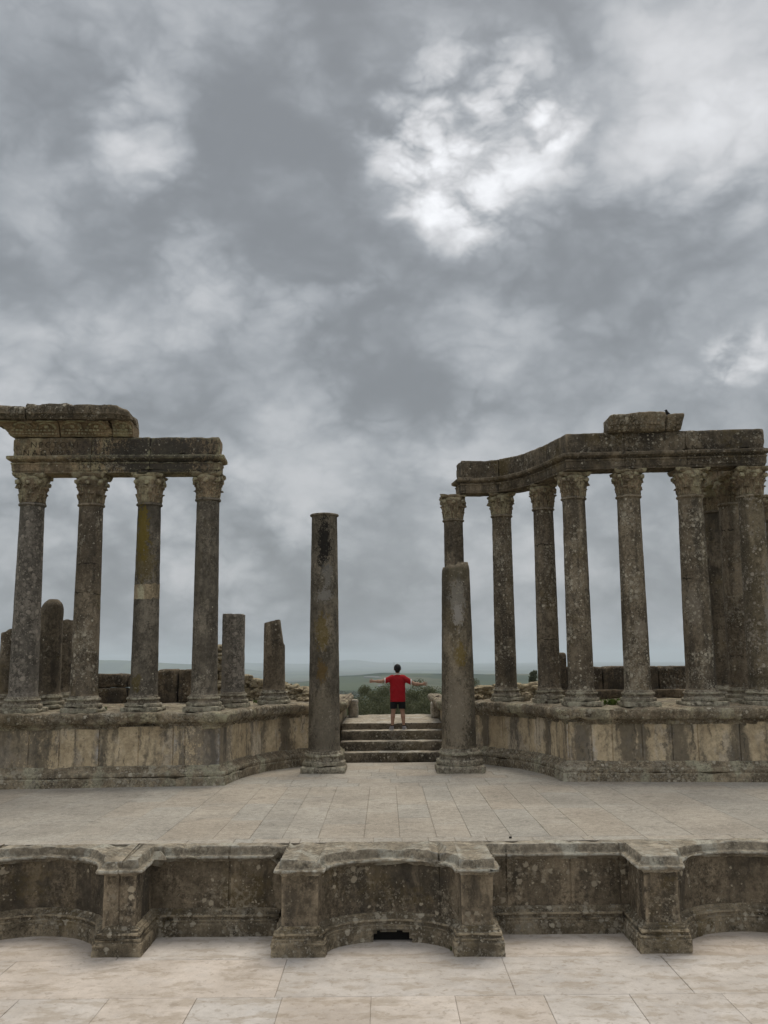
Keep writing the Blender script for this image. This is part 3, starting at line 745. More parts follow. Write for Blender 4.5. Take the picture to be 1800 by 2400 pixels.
column(8.86, 25.05, PZ, .285, .258, 6.53, 'darkest column, deepest in the return row behind the thick column', m_shaft_dark, 119, 7.15, group=g3)
column(11.15, 26.5, PZ, .29, .262, 6.52, 'dark column cut by the picture edge behind the white-flecked end column', m_shaft_dark, 120, 7.20, group=g3)
# stumps
g4 = 'broken column stumps on the podiums'
def slant(ax, ay, dz, k=.6):
    def fn(a, b, c, H):
        if c > H-k: c += (ax*a+ay*b+.05*noise.noise(Vector((a*7, b*7, dz))))*((c-(H-k))/k)
        return a, b, c
    return fn
def chipped(a, b, c, H):
    if c > H-.62:
        c0 = c
        lim = .235-.10*(c-(H-.62))/.62
        if a > lim-.06: a = min(a, lim)
        if c0 > H-.2: c += .22*a*((c0-(H-.2))/.2)
    return a, b, c
def dome(a, b, c, H):
    k = .42
    if c > H-k:
        s = (c-(H-k))/k; q = math.sqrt(max(0, 1-(s*.93)**2.6)); a, b = a*q+.04*s, b*q
    return a, b, c
column(-3.73, 23.3, PZ, .280, .278, 3.80, 'flat-topped stump mottled with white lichen, beside the plain grey column', m_shaft_lich, 131, group=g4, topfn=slant(-.02, 0, 1), astragal=False, broken=True)
column(-2.91, 24.9, PZ, .285, .275, 3.70, 'stump with a chipped shoulder and slanting top, between rubble and the thick lone column', m_shaft, 132, group=g4, topfn=chipped, astragal=False, broken=True)
column(-8.17, 23.1, PZ, .285, .28, 4.20, 'mossy round-topped stump behind the grey-crusted column', m_shaft_dark, 133, group=g4, topfn=dome, astragal=False, broken=True)
column(-8.40, 24.7, PZ, .30, .29, 3.75, 'dark flat stump hidden between the round-topped stump and the brown column', m_shaft_dark, 134, group=g4, topfn=slant(.03, 0, 4), astragal=False, broken=True)
column(-9.12, 23.2, PZ, .29, .28, 3.48, 'lowest dark stump with a slanted top, at the picture edge beside the grey-crusted column', m_shaft_dark, 135, group=g4, topfn=slant(.5, 0, 5, .5), astragal=False, broken=True)
# the two thick columns that stand on the stage floor before the stairs
m_bl = stone('black_streaked_shaft', (.10, .09, .072), (.165, .148, .12), lichen=.22, ochre=.12, dark=.15, streak=.3, seed=0, streak_scale=(3., 3., .3), stains=[
    ((-1.50, 23.2, 5.55), (.17, .6, .75), (.012, .011, .010), .95), ((-1.42, 23.2, 4.75), (.15, .6, .35), (.25, .24, .22), .5), ((-1.50, 23.2, 4.25), (.22, .6, .18), (.27, .26, .24), .55),
    ((-1.55, 23.2, 3.35), (.2, .6, .5), (.13, .09, .015), .65), ((-1.55, 23.2, 2.4), (.14, .6, .3), (.14, .085, .02), .6), ((-1.45, 23.2, 1.1), (.35, .6, .9), (.19, .165, .125), .5)])
m_br = stone('broken_thick_shaft', (.10, .088, .066), (.175, .152, .115), lichen=.2, ochre=.15, dark=.3, streak=.3, seed=0, streak_scale=(3., 3., .3), stains=[
    ((1.78, 23.1, 4.2), (.22, .6, .65), (.25, .235, .205), .6), ((1.8, 23.1, 3.75), (.13, .6, .35), (.33, .31, .28), .7), ((1.83, 23.1, 2.75), (.16, .6, .35), (.15, .105, .02), .75),
    ((1.70, 23.1, 1.5), (.3, .6, 1.05), (.24, .205, .155), .6), ((1.75, 23.1, 4.75), (.4, .6, .2), (.07, .06, .035), .6)])
g5 = 'thick columns standing on the stage floor before the stairs'
column(-1.515, 23.6, 0, .385, .322, 6.33, 'thick lone column without capital, black streak down its top, standing on the stage floor', m_bl, 141, base_h=.5, group=g5)
def broken_rim(a, b, c, H):
    k = .30
    if c > H-k:
        s = (c-(H-k))/k; q = 1-.08*s**5-.05*max(0, noise.noise(Vector((a*5, b*5, 1))))*s
        c += (.16*a+.09*noise.noise(Vector((a*5, b*5, 2))))*s; a, b = a*q, b*q
    return a, b, c
column(1.78, 23.45, 0, .415, .345, 4.98, 'thick broken shaft, pale and mossy, standing on the stage floor before the slim column', m_br, 142, base_h=.55, group=g5, topfn=broken_rim, astragal=False, broken=True)

# ------------------------------------------------------------------ beams over the columns
def offset_loop(center, hw):
    rows = resample(center, 50)
    fr = [(p.x+n.x*hw, p.y+n.y*hw) for p, n, g in rows]; bk = [(p.x-n.x*hw, p.y-n.y*hw) for p, n, g in rows]
    return fr+bk[::-1]
def beam_profile(h, frieze=.42):
    return [(-.012, 0), (0, .01), (0, .055), (.014, .06), (.02, .2), (.035, .215), (.04, .25), (.012, .262), (.03, .28), (.085, .305), (.115, .33), (.12, .385), (.10, .405), (.005, .415)]
def frieze_profile(h): return [(-.006, .41), (-.004, .46), (0, .6), (-.002, h-.05), (-.015, h-.012), (-.03, h)]
def beam(name, center, z, h, hw, label, m_lo, m_hi, seed, tilt=0, joints=()):
    t = thing(name, label, 'beam', (center[len(center)//2][0], center[len(center)//2][1], z))
    lp = offset_loop(center, hw)
    a = sweep(lp, beam_profile(h), True, .06, .03, caps=True, origin_z=z, grooves=joints, gdepth=.02); b = sweep(lp, frieze_profile(h), True, .06, .05, caps=True, origin_z=z, grooves=joints, gdepth=.025)
    x0 = center[0][0]
    fix = lambda vf: ([Vector((v.x, v.y, v.z+tilt*(v.x-x0))) for v in vf[0]], vf[1])
    part('architrave', weather(fix(a), .005, 8, .028, 4.5, seed=seed), m_lo, t)
    f = part('frieze', weather(fix(b), .007, 8, .035, 4, seed=seed+1), m_hi, t)
    return t, f
tl, fl = beam('beam', [(-8.58, 21.50), (-3.86, 21.82)], 6.975, .85, .29, 'straight inscribed beam, pale at one end and lichen-grey at the other, under the heavy cornice', m_beam_pale, m_beam_pale, 201, tilt=.012, joints=(1.78, 3.12))
Rc = [(2.06, 25.32), (2.6, 25.40), (3.15, 25.28), (3.62, 24.85), (4.0, 24.25), (4.33, 23.4), (4.62, 22.36), (9.06, 22.06)]
tr, fr_ = beam('beam', Rc, 7.11, .90, .29, 'dark beam curving back from the corner to a broken end above a mossy capital', m_beam, m_beam, 211, tilt=.003, joints=(1.05, 2.45, 5.6, 7.05))
tb, fb = beam('beam', [(8.82, 22.42), (8.88, 25.5)], 7.15, .8, .27, 'short pale-faced beam running back over the dark return columns', m_beam_pale, m_beam_pale, 221)
# frieze letters: thin raised meshes, coloured dark to imitate shade in cut strokes
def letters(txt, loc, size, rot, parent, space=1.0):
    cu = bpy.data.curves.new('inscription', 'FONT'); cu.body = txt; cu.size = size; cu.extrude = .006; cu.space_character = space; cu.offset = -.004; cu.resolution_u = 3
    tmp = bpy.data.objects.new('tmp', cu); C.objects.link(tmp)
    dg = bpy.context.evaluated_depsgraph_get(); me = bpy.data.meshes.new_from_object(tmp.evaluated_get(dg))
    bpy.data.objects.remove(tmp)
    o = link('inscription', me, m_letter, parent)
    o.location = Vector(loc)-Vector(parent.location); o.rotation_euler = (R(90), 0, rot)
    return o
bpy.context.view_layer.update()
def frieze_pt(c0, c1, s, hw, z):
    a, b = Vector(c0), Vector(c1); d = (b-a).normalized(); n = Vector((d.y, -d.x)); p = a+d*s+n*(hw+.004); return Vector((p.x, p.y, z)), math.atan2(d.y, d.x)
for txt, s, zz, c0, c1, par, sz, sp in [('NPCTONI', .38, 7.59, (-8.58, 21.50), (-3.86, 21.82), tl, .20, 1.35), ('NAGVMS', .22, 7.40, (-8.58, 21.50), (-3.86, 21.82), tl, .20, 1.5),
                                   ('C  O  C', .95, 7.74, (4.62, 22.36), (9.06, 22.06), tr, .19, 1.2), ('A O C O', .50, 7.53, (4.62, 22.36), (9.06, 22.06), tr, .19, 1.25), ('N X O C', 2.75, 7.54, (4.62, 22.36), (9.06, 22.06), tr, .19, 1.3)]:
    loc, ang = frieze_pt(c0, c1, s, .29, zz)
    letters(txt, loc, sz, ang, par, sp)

# ------------------------------------------------------------------ cornice blocks lying on the beams
def dentils(path, n0, n1, z0, z1, pitch, w):
    P = [Vector(p) for p in path]; out = []
    for a, b in zip(P, P[1:]):
        d = (b-a).normalized(); n = Vector((d.y, -d.x)); L = (b-a).length; s = pitch*.6
        while s < L-pitch*.5:
            q = []
            for zz in (z0, z1):
                for nn in (n0, n1):
                    for e in (-w/2, w/2): p = a+d*(s+e)+n*nn; q.append(Vector((p.x, p.y, zz)))
            out.append((q, [(0, 1, 3, 2), (4, 6, 7, 5), (2, 3, 7, 6), (0, 2, 6, 4), (1, 5, 7, 3), (0, 4, 5, 1)])); s += pitch
    return join(*out)
def bracket_block(path, z, label, seed, group):
    pr = [(.01, z), (.035, z+.02), (.035, z+.035), (.055, z+.045), (.06, z+.085), (.085, z+.10), (.09, z+.15), (.12, z+.16), (.15, z+.20), (.22, z+.26), (.34, z+.285), (.34, z+.30), (-.55, z+.30), (-.55, z)]
    vf = sweep(path, pr, step=.05, ps=.05, loop=True, caps=True)
    o = part('bracket_block', weather(vf, .008, 7, .05, 3.2, seed=seed), m_bracket, None, origin=(path[-1][0], path[-1][1], z))
    tag(o, label, 'carved block', group)
    for nm, a in (('dentil_course', (.03, .075, z+.04, z+.082, .075, .045)), ('egg_course', (.07, .125, z+.11, z+.148, .09, .06))):
        d = part(nm, weather(dentils(path, *a), .006, 14, .02, 8, seed=seed), m_bracket, None, origin=(path[-1][0], path[-1][1], z)); d.parent = o; d.location = (0, 0, 0)
    sc = []
    P = [Vector(p) for p in path]
    for a, b in zip(P, P[1:]):
        L = (b-a).length; d = (b-a).normalized(); n = Vector((d.y, -d.x)); k = max(1, int(round(L/.5)))
        if L < .25: continue
        for i in range(k):
            m0 = a+d*(L*(i+.5)/k)
            ring = []
            for q in range(11):
                th = math.pi*(q/10); e = math.cos(th)*min(.2, L/k*.42); u = math.sin(th)
                p = m0+d*e+n*(.13+.13*u); ring.append((p.x, p.y, z+.165+.115*u))
            sc.append(tube(ring, [.028]*11, 6))
            p = m0+n*.15; sc.append(rock((p.x, p.y, z+.20), (.06, .05, .045), seed+i, 2, math.atan2(d.y, d.x)))
    if sc:
        d = part('console', join(*sc), m_bracket, None, origin=(path[-1][0], path[-1][1], z)); d.parent = o; d.location = (0, 0, 0)
    return o
def corona_block(path, z, h, label, seed, group, slope=0, round_end=0, over=.5, mat=None):
    pr = [(over*.5, z), (over*.86, z+.012), (over*.9, z+.035), (over*.93, z+.1), (over*.96, z+.115), (over*1.0, z+.125), (over, z+h*.8), (over*.92, z+h), (-.55, z+h), (-.55, z)]
    v, f = sweep(path, pr, step=.05, ps=.05, loop=True, caps=True)
    xe = path[-1][0]; out = []
    for a in v:
        t = (a.z-z)/h
        zz = a.z+slope*(a.x-path[0][0])*t+.05*t*noise.noise(Vector((a.x*2.6, a.y*2, seed)))
        if round_end and a.x > xe-round_end:
            s = (a.x-(xe-round_end))/round_end; zz -= .5*h*t*s*s*.7; a = Vector((a.x-.05*s*t, a.y+.06*s*s, a.z))
        out.append(Vector((a.x, a.y, zz)))
    o = part('cornice_block', weather((out, f), .012, 6, .05, 3.4, seed=seed), mat or m_cornice, None, origin=(path[-1][0], path[-1][1], z))
    return tag(o, label, 'cornice block', group)
ZC = 7.845
gb, gc = 'carved bracket blocks under the heavy cornice', 'cornice blocks on the straight inscribed beam'
bracket_block([(-8.60, 22.0), (-8.60, 21.19), (-7.515, 21.27)], ZC, 'carved block with toothed mouldings at the outer corner of the pale beam end', 301, gb)
bracket_block([(-7.485, 21.27), (-6.38, 21.34)], ZC+.012, 'wide carved block with toothed mouldings between the corner block and the short block', 302, gb)
bracket_block([(-6.30, 21.345), (-5.84, 21.38)], ZC+.022, 'short carved block at the broken inner end of the heavy cornice', 303, gb)
corona_block([(-8.60, 22.0), (-8.60, 21.19), (-8.19, 21.22)], ZC+0.305, 0.325, 'black-stained broken cornice block overhanging the outer corner, lowest of the three', 311, gc, slope=-.10)
corona_block([(-8.16, 21.23), (-7.13, 21.30)], ZC+0.310, 0.365, 'middle cornice block with a flat lichen-white top edge', 312, gc)
corona_block([(-7.115, 21.30), (-5.83, 21.385)], ZC+0.317, 0.340, 'long cornice block with a rounded crumbling inner end', 313, gc, round_end=.4)
def lump(name, x0, x1, y0, y1, z0, z1, seed, topfn, mat, label, cat, under=0, group=None, dent=True):
    v, f = box(x0, x1, y0, y1, z0, z1, .05, .03); out = []
    for a in v:
        t = (a.z-z0)/(z1-z0); s = (a.x-x0)/(x1-x0)
        yy = a.y-(.14*t if a.y < (y0+y1)/2 else 0); xx = a.x+(under*(1-t) if s > .5 else 0)*s
        out.append(Vector((xx, yy, a.z+topfn(s)*t)))
    o = part(name, weather((out, f), .012, 7, .03, 4.2, seed=seed), mat, None, origin=((x0+x1)/2, y0, z0))
    tag(o, label, cat, group)
    if dent:
        d = part('dentil_course', weather(join(dentils([(x0+.12, y0), (x1-.12, y0)], .0, .05, z0+.05, z0+.10, .085, .05), dentils([(x0+.12, y0), (x1-.12, y0)], .05, .10, z0+.15, z0+.20, .085, .05)), .006, 14, .02, 8, seed=seed), mat, None, origin=((x0+x1)/2, y0, z0))
        d.parent = o; d.location = (0, 0, 0)
    return o
gd = 'cornice fragments on the dark beam'
lump('cornice_block', 5.36, 6.74, 21.82, 22.32, 8.0, 8.40, 321, lambda s: .0+.06*max(0, math.sin((s-.3)*3.6))-.05*max(0, .08-s)/.08, m_cornice, 'long mossy cornice fragment with a humped top on the dark beam', 'cornice block', group=gd)
lump('cornice_block', 6.76, 7.20, 21.84, 22.32, 8.01, 8.40, 322, lambda s: .02*s, m_cornice, 'short cornice fragment that a small black bird sits on', 'cornice block', under=-.10, group=gd)

# ------------------------------------------------------------------ ruined walls behind the podium tops
t = thing('ruined_wall', 'low dark wall of big squared blocks behind the plain grey column and the yellow-streaked one', 'wall', (-6.8, 25.8, PZ))
for i, (x0, x1, z0, z1, y) in enumerate([(-9.6, -8.2, PZ-.03, 2.0, 25.8), (-8.2, -7.0, PZ-.03, 1.98, 25.75), (-6.98, -6.2, PZ-.03, 1.98, 25.8), (-9.6, -8.6, 2.0, 2.36, 25.85), (-8.58, -7.02, 1.98, 2.35, 25.8), (-7.0, -6.32, 1.985, 2.33, 25.84),
                                         (-6.18, -5.62, PZ-.03, 2.46, 25.7), (-5.60, -4.98, PZ-.03, 2.45, 25.72)]):
    part('stone_block', weather(box(x0, x1, y, y+.55, z0, z1, .07, .03), .016, 4, .07, 2.5, seed=400+i), m_wall, t)
t = thing('ruined_wall', 'low dark pitted wall of squared blocks behind the column with a worn patch', 'wall', (6.9, 26.6, PZ))
for i, (x0, x1, z0, z1, y) in enumerate([(4.78, 5.06, PZ-.03, 2.82, 26.5), (5.08, 6.05, PZ-.03, 2.42, 26.55), (6.07, 7.6, PZ-.03, 2.43, 26.5), (7.62, 8.8, PZ-.03, 2.42, 26.55), (8.82, 10.4, PZ-.03, 2.4, 26.5), (4.9, 8.4, PZ-.03, 1.80, 26.2)]):
    part('stone_block', weather(box(x0, x1, y, y+.6, z0, z1, .07, .03), .018, 5, .07, 2.8, seed=420+i), m_wall, t)
def rubble_wall(label, x0, x1, y, prof, seed, depth=.9):
    """dry-laid irregular stones, one ruined wall"""
    rnd = random.Random(seed); vs = []
    n = int((x1-x0)/.10)
    for i in range(n):
        x = x0+(x1-x0)*(i+.5)/n; top = prof(x); z = PZ-.02
        while z < top:
            sz = (rnd.uniform(.09, .22), rnd.uniform(.10, .2), rnd.uniform(.04, .10))
            yy = y+rnd.uniform(-.1, .1)+(z-PZ)*.18
            vs.append(rock((x+rnd.uniform(-.05, .05), yy, z+sz[2]*.6), sz, rnd.random()*99, 2, rnd.uniform(-.4, .4), .25))
            vs.append(rock((x+rnd.uniform(-.1, .1), yy+.3, z+sz[2]*.6), (sz[0], sz[1]*1.3, sz[2]*1.15), rnd.random()*99, 2, rnd.uniform(-.4, .4), .25))
            z += sz[2]*1.35
    o = part('rubble_wall', join(*vs), m_rubble, None, origin=((x0+x1)/2, y, PZ))
    return tag(o, label, 'rubble wall')
rubble_wall('brown rubble heap of a wall sloping down behind the two stumps', -4.55, -1.45, 27.2, lambda x: 2.22-.16*(x+4.5)+.10*noise.noise(Vector((x*3, 1, 0))), 51)
rubble_wall('narrow upright pier of rubble between the plain grey column and a stump', -5.0, -4.62, 27.4, lambda x: 3.05+.1*noise.noise(Vector((x*9, 2, 0))), 52)
rubble_wall('low strip of broken rubble along the podium top behind the speckled columns', 2.05, 4.75, 26.9, lambda x: 1.80+.09*noise.noise(Vector((x*3, 7, 0)))+.05*(x-2), 53)
rnd = random.Random(9)
ls = [('flat brown stone lying on the podium top beside the chipped stump', (-2.25, 26.1), (.24, .16, .07)), ('small dark stone on the podium lip near the stairs, below the rubble slope', (-1.55, 25.9), (.16, .12, .09)),
      ('squat mossy block beside the base of the dark slim column', (3.72, 25.2), (.16, .14, .13)), ('thin flat stone on the podium edge right of the stairs', (1.72, 26.0), (.22, .15, .05)),
      ('rough stone between the curved-beam columns, in front of the rubble strip', (2.55, 26.3), (.2, .15, .08))]
for lb, (x, y), s in ls:
    o = part('loose_stone', weather(rock((x, y, PZ+s[2]*.75), s, rnd.random()*50, 3, rnd.random()*3, .3), .01, 8, .03, 4), m_rubble, None, origin=(x, y, PZ)); tag(o, lb, 'stone', 'loose stones on the podium tops')
o = part('stone_pillar', weather(box(-1.14, -.83, 29.0, 29.35, .93, 1.48, .05, .03), .01, 5, .06, 3, seed=61), m_pale, None, origin=(-1, 29, .945)); tag(o, 'pale upright stub of stone at the back of the landing, beside the olive trees', 'stone pillar')
o = part('stone_block', weather(box(1.34, 1.60, 28.3, 28.7, .93, 1.42, .05, .03), .01, 5, .06, 3, seed=62), m_pale, None, origin=(1.47, 28.3, .945)); tag(o, 'small pale block on the landing against the podium with the curved beam', 'stone block')
for (x, y, z, a, lb) in [(1.86, 14.72, 0, .3, 'tiny dark pebble on the stage floor above the straight front panel')]:
    o = part('pebble', rock((x, y, z+.014), (.025, .02, .015), 3, 2, a), m_hole, None, origin=(x, y, z)); tag(o, lb, 'pebble')

# ------------------------------------------------------------------ small plants
def leaf_mat(name, a, b, rough=.7):
    m = bpy.data.materials.new(name); m.use_nodes = True
    t = NT(m.node_tree); bs = t.n['Principled BSDF']
    g = t.node('ShaderNodeNewGeometry')
    r = t.math('FRACT', t.math('MULTIPLY_ADD', t.noise(g.outputs['Position'], 1.1, 4, .6), 1.3, t.math('MULTIPLY', t.noise(g.outputs['Position'], 9, 2), .35)))
    t.put(bs.inputs['Base Color'], t.mix(t.ss(r, .1, .95), a, b)); bs.inputs['Roughness'].default_value = rough
    bs.inputs['Specular IOR Level'].default_value = .2
    tr = t.node('ShaderNodeBsdfTranslucent'); t.put(tr.inputs[0], b)
    mx = t.node('ShaderNodeMixShader'); mx.inputs[0].default_value = .18
    t.l.new(bs.outputs[0], mx.inputs[1]); t.l.new(tr.outputs[0], mx.inputs[2]); t.l.new(mx.outputs[0], t.n['Material Output'].inputs[0])
    return m
m_weed = leaf_mat('weed_leaf', (.035, .055, .015), (.08, .12, .025))
m_olive = leaf_mat('olive_leaf', (.038, .045, .022), (.115, .124, .066))
m_pine = leaf_mat('pine_needle', (.045, .056, .036), (.11, .125, .075))
m_bark = plain('bark', (.075, .06, .045), .95, .5, 8, .8)
def weed(x, y, z, w, h, n, seed, label):
    rnd = random.Random(seed); V, F = [], []
    for i in range(n):
        a = rnd.uniform(0, 6.28); r = w*rnd.random()**.7; b = Vector((x+r*math.cos(a), y+.4*r*math.sin(a), z)); ln = h*rnd.uniform(.4, 1); a2 = rnd.uniform(0, 6.28)
        tip = b+Vector((math.cos(a2)*ln*.6, math.sin(a2)*ln*.6, ln)); sd = Vector((-math.sin(a2), math.cos(a2), 0))*ln*.16
        k = len(V); mid = b.lerp(tip, .55)+Vector((0, 0, ln*.12)); V += [b-sd*.3, b+sd*.3, mid+sd, mid-sd, tip]; F += [(k, k+1, k+2, k+3), (k+3, k+2, k+4)]
    o = part('weed', (V, F), m_weed, None, smooth=None, origin=(x, y, z)); return tag(o, label, 'weed', 'weeds in the ruins')
weed(5.25, 22.45, PZ, .22, .16, 90, 1, 'bright green weed on the podium top between two column bases near the beam corner')
weed(5.62, 22.7, PZ, .12, .20, 40, 2, 'darker green weed at the foot of the column with a worn patch')
weed(-3.30, 25.0, PZ, .18, .10, 60, 3, 'low green weed on the podium top between the two stumps')
weed(.92, 13.42, -1.22, .09, .10, 40, 4, 'small green weed growing where the central niche meets the paving')
weed(-6.6, 22.2, PZ, .16, .10, 50, 5, 'thin weed on the podium top behind the brown tall column')

# ------------------------------------------------------------------ smooth figures (rounded cones blended into one skin)
def skin(prims, h, k=.02, cuts=(), lo=None, hi=None, subtract=()):
    pts = np.array([p for a in prims for p in (a[0], a[1])], float); rm = max(max(a[2], a[3]) for a in prims)+k+3*h
    lo = pts.min(0)-rm if lo is None else np.array(lo); hi = pts.max(0)+rm if hi is None else np.array(hi)
    n = np.ceil((hi-lo)/h).astype(int)+1
    D = np.full(tuple(n), 1., np.float32)
    ax = [lo[i]+h*np.arange(n[i]) for i in range(3)]
    def dist(a, b, ra, rb, sl):
        X, Y, Z = np.meshgrid(ax[0][sl[0]], ax[1][sl[1]], ax[2][sl[2]], indexing='ij')
        a = np.array(a, float); d = np.array(b, float)-a; L = max(d@d, 1e-9)
        t = np.clip(((X-a[0])*d[0]+(Y-a[1])*d[1]+(Z-a[2])*d[2])/L, 0, 1)
        return np.sqrt((X-a[0]-t*d[0])**2+(Y-a[1]-t*d[1])**2+(Z-a[2]-t*d[2])**2)-(ra+(rb-ra)*t)
    def box_of(a, b, r):
        l = np.minimum(a, b)-r; u = np.maximum(a, b)+r
        return tuple(slice(max(0, int((l[i]-lo[i])/h)), min(n[i], int((u[i]-lo[i])/h)+2)) for i in range(3))
    for p in prims:
        a, b, ra, rb = p[:4]; kk = p[4] if len(p) > 4 else k
        sl = box_of(a, b, max(ra, rb)+kk+4*h); d = dist(a, b, ra, rb, sl).astype(np.float32); c = D[sl]
        hh = np.maximum(kk-np.abs(c-d), 0)/kk
        D[sl] = np.minimum(c, d)-hh*hh*kk*.25
    G = np.meshgrid(*ax, indexing='ij')
    for (nx, ny, nz, off) in cuts: D = np.maximum(D, (G[0]*nx+G[1]*ny+G[2]*nz-off).astype(np.float32))
    for p in subtract:
        sl = tuple(slice(0, m) for m in n); D = np.maximum(D, -dist(*p[:4], sl).astype(np.float32))
    # surface nets
    s = D < 0
    cs = [(i, j, k_) for i in (0, 1) for j in (0, 1) for k_ in (0, 1)]
    sub = lambda A, c: A[c[0]:A.shape[0]-1+c[0], c[1]:A.shape[1]-1+c[1], c[2]:A.shape[2]-1+c[2]]
    cnt = sum(sub(s, c).astype(np.int8) for c in cs); act = (cnt > 0) & (cnt < 8)
    ids = np.full(act.shape, -1, np.int64); I = np.argwhere(act); ids[act] = np.arange(len(I))
    acc = np.zeros((len(I), 3)); w = np.zeros(len(I))
    vals = {c: sub(D, c)[act] for c in cs}
    for a in cs:
        for q in range(3):
            if a[q] == 0:
                b = list(a); b[q] = 1; b = tuple(b); va, vb = vals[a], vals[b]; m = (va < 0) != (vb < 0)
                t = np.where(m, va/np.where(va-vb == 0, 1, va-vb), 0)
                p = np.tile(np.array(a, float), (len(I), 1)); p[:, q] += t
                acc[m] += p[m]; w[m] += 1
    P = lo+h*(I+acc/w[:, None])
    F = []
    for q in range(3):
        u, v = (q+1) % 3, (q+2) % 3
        A = np.moveaxis(s, (q, u, v), (0, 1, 2)); Q = np.moveaxis(ids, (q, u, v), (0, 1, 2))
        e = A[:-1, 1:-1, 1:-1] != A[1:, 1:-1, 1:-1]; E_ = np.argwhere(e)
        if len(E_) == 0: continue
        x, y, z = E_[:, 0], E_[:, 1], E_[:, 2]
        quad = np.stack([Q[x, y, z], Q[x, y+1, z], Q[x, y+1, z+1], Q[x, y, z+1]], 1)
        ins = A[x, y+1, z+1]
        quad[~ins] = quad[~ins][:, ::-1]
        F.append(quad[(quad >= 0).all(1)])
    F = np.concatenate(F)
    return [Vector(p) for p in P], [tuple(int(i) for i in f) for f in F]
def at(vf, o): return [v+Vector(o) for v in vf[0]], vf[1]

PX, PY, PH = .335, 26.40, .765
m_skin = plain('skin', (.36, .215, .15), .6, .12, 20)
m_red = plain('red_cotton', (.34, .008, .014), .85, .2, 9, .5)
m_white = plain('white_trim', (.72, .68, .66), .85, .08, 30)
m_black = plain('black_fabric', (.008, .008, .010), .8, .3, 30)
m_hair = plain('black_hair', (.006, .006, .007), .55, .4, 80, .8)
m_shoe = plain('grey_shoe', (.22, .21, .215), .7, .35, 45)
m_sole = plain('white_sole', (.6, .58, .56), .7, .1, 40)
person = thing('person', 'person in a red T-shirt and black shorts standing on the steps, arms outstretched', 'person', (PX, PY, PH))
ELL, WRL, ELR, WRR = (-.455, .0, 1.305), (-.655, .01, 1.312), (.47, .0, 1.232), (.675, .01, 1.222)
def hand(W, d, curl, spread):
    """palm, four fingers of different lengths and a thumb on the upper side; d = +1 / -1 outward"""
    P = []
    for zo in (-.026, -.009, .009, .026): P.append(((W[0], W[1], W[2]+zo*.6), (W[0]+d*.085, W[1]+.004, W[2]+zo), .017, .013, .012))
    for zo, L in ((.031, .068), (.011, .078), (-.010, .072), (-.030, .056)):
        b = (W[0]+d*.085, W[1]+.004, W[2]+zo)
        m1 = (b[0]+d*L*.5*math.cos(curl*.5), b[1]+L*.5*math.sin(curl*.5), b[2]+zo*spread*.6)
        e = (m1[0]+d*L*.5*math.cos(curl*1.3), m1[1]+L*.5*math.sin(curl*1.3), m1[2]+zo*spread*.6)
        P += [(b, m1, .0092, .0085, .006), (m1, e, .0085, .0068, .004)]
    tb = (W[0]+d*.025, W[1]+.008, W[2]+.024); tm = (W[0]+d*.06, W[1]+.018, W[2]+.056); te = (W[0]+d*.092, W[1]+.022, W[2]+.066)
    return P+[(tb, tm, .013, .0105, .01), (tm, te, .0105, .008, .005)]
head = [((0, .0, 1.672), (0, .02, 1.678), .088, .084), ((0, .045, 1.60), (0, .055, 1.585), .062, .045), ((0, -.02, 1.63), (0, .03, 1.61), .075, .07)]
body = head+[((0, .108, 1.645), (0, .122, 1.615), .010, .014, .01), ((-.086, .0, 1.65), (-.09, -.008, 1.622), .016, .013, .01), ((.086, .0, 1.65), (.09, -.008, 1.622), .016, .013, .01),
    ((-.03, .088, 1.665), (.03, .088, 1.665), .014, .014, .012), ((-.02, .098, 1.582), (.02, .098, 1.582), .008, .008, .01),
    ((0, -.01, 1.43), (0, .008, 1.57), .062, .056), ((-.12, 0, 1.385), (.12, 0, 1.385), .08, .08), ((-.08, 0, 1.28), (.08, 0, 1.28), .11, .11), ((-.07, 0, 1.30), (-.062, 0, 1.08), .10, .095), ((.07, 0, 1.30), (.062, 0, 1.08), .10, .095), ((-.062, 0, 1.08), (-.075, 0, .90), .095, .102), ((.062, 0, 1.08), (.075, 0, .90), .095, .102),
    ((0, -.01, 1.47), (-.17, 0, 1.405), .05, .055), ((0, -.01, 1.47), (.17, 0, 1.405), .05, .055),
    ((-.185, 0, 1.39), ELL, .055, .043), (ELL, (-.53, .004, 1.31), .043, .043), ((-.53, .004, 1.31), WRL, .043, .027),
    ((.185, 0, 1.39), ELR, .055, .043), (ELR, (.55, .004, 1.228), .043, .043), ((.55, .004, 1.228), WRR, .043, .027)]
for s in (-1, 1):
    body += [((s*.09, 0, .90), (s*.125, .008, .50), .09, .06), ((s*.125, .008, .50), (s*.140, -.012, .36), .056, .058), ((s*.140, -.012, .36), (s*.158, -.01, .10), .058, .034), ((s*.158, -.01, .10), (s*.172, .06, .05), .036, .034), ((s*.172, .06, .05), (s*.195, .15, .035), .034, .026)]
body += hand(WRL, -1, .9, .3)+hand(WRR, 1, .35, .85)
part('body', at(skin(body, .0062, .02), person.location), m_skin, person, 180)
eyes = []
for s in (-1, 1): eyes.append(rock((PX+s*.032, PY+.093, PH+1.648), (.011, .008, .008), 1, 2, 0, 0))
for e in eyes: part('eye', e, m_black, person, 180)
hair = [(a, b, ra+.011, rb+.011) for a, b, ra, rb in head[:1]]+[((0, -.022, 1.655), (0, -.01, 1.70), .083, .083), ((0, -.035, 1.60), (0, -.03, 1.66), .068, .075)]
part('hair', at(skin(hair, .007, .02, cuts=[(0, .9, -1, -1.605)]), person.location), m_hair, person, 180)
CL, CR = (-.350, 0, 1.318), (.375, 0, 1.275)
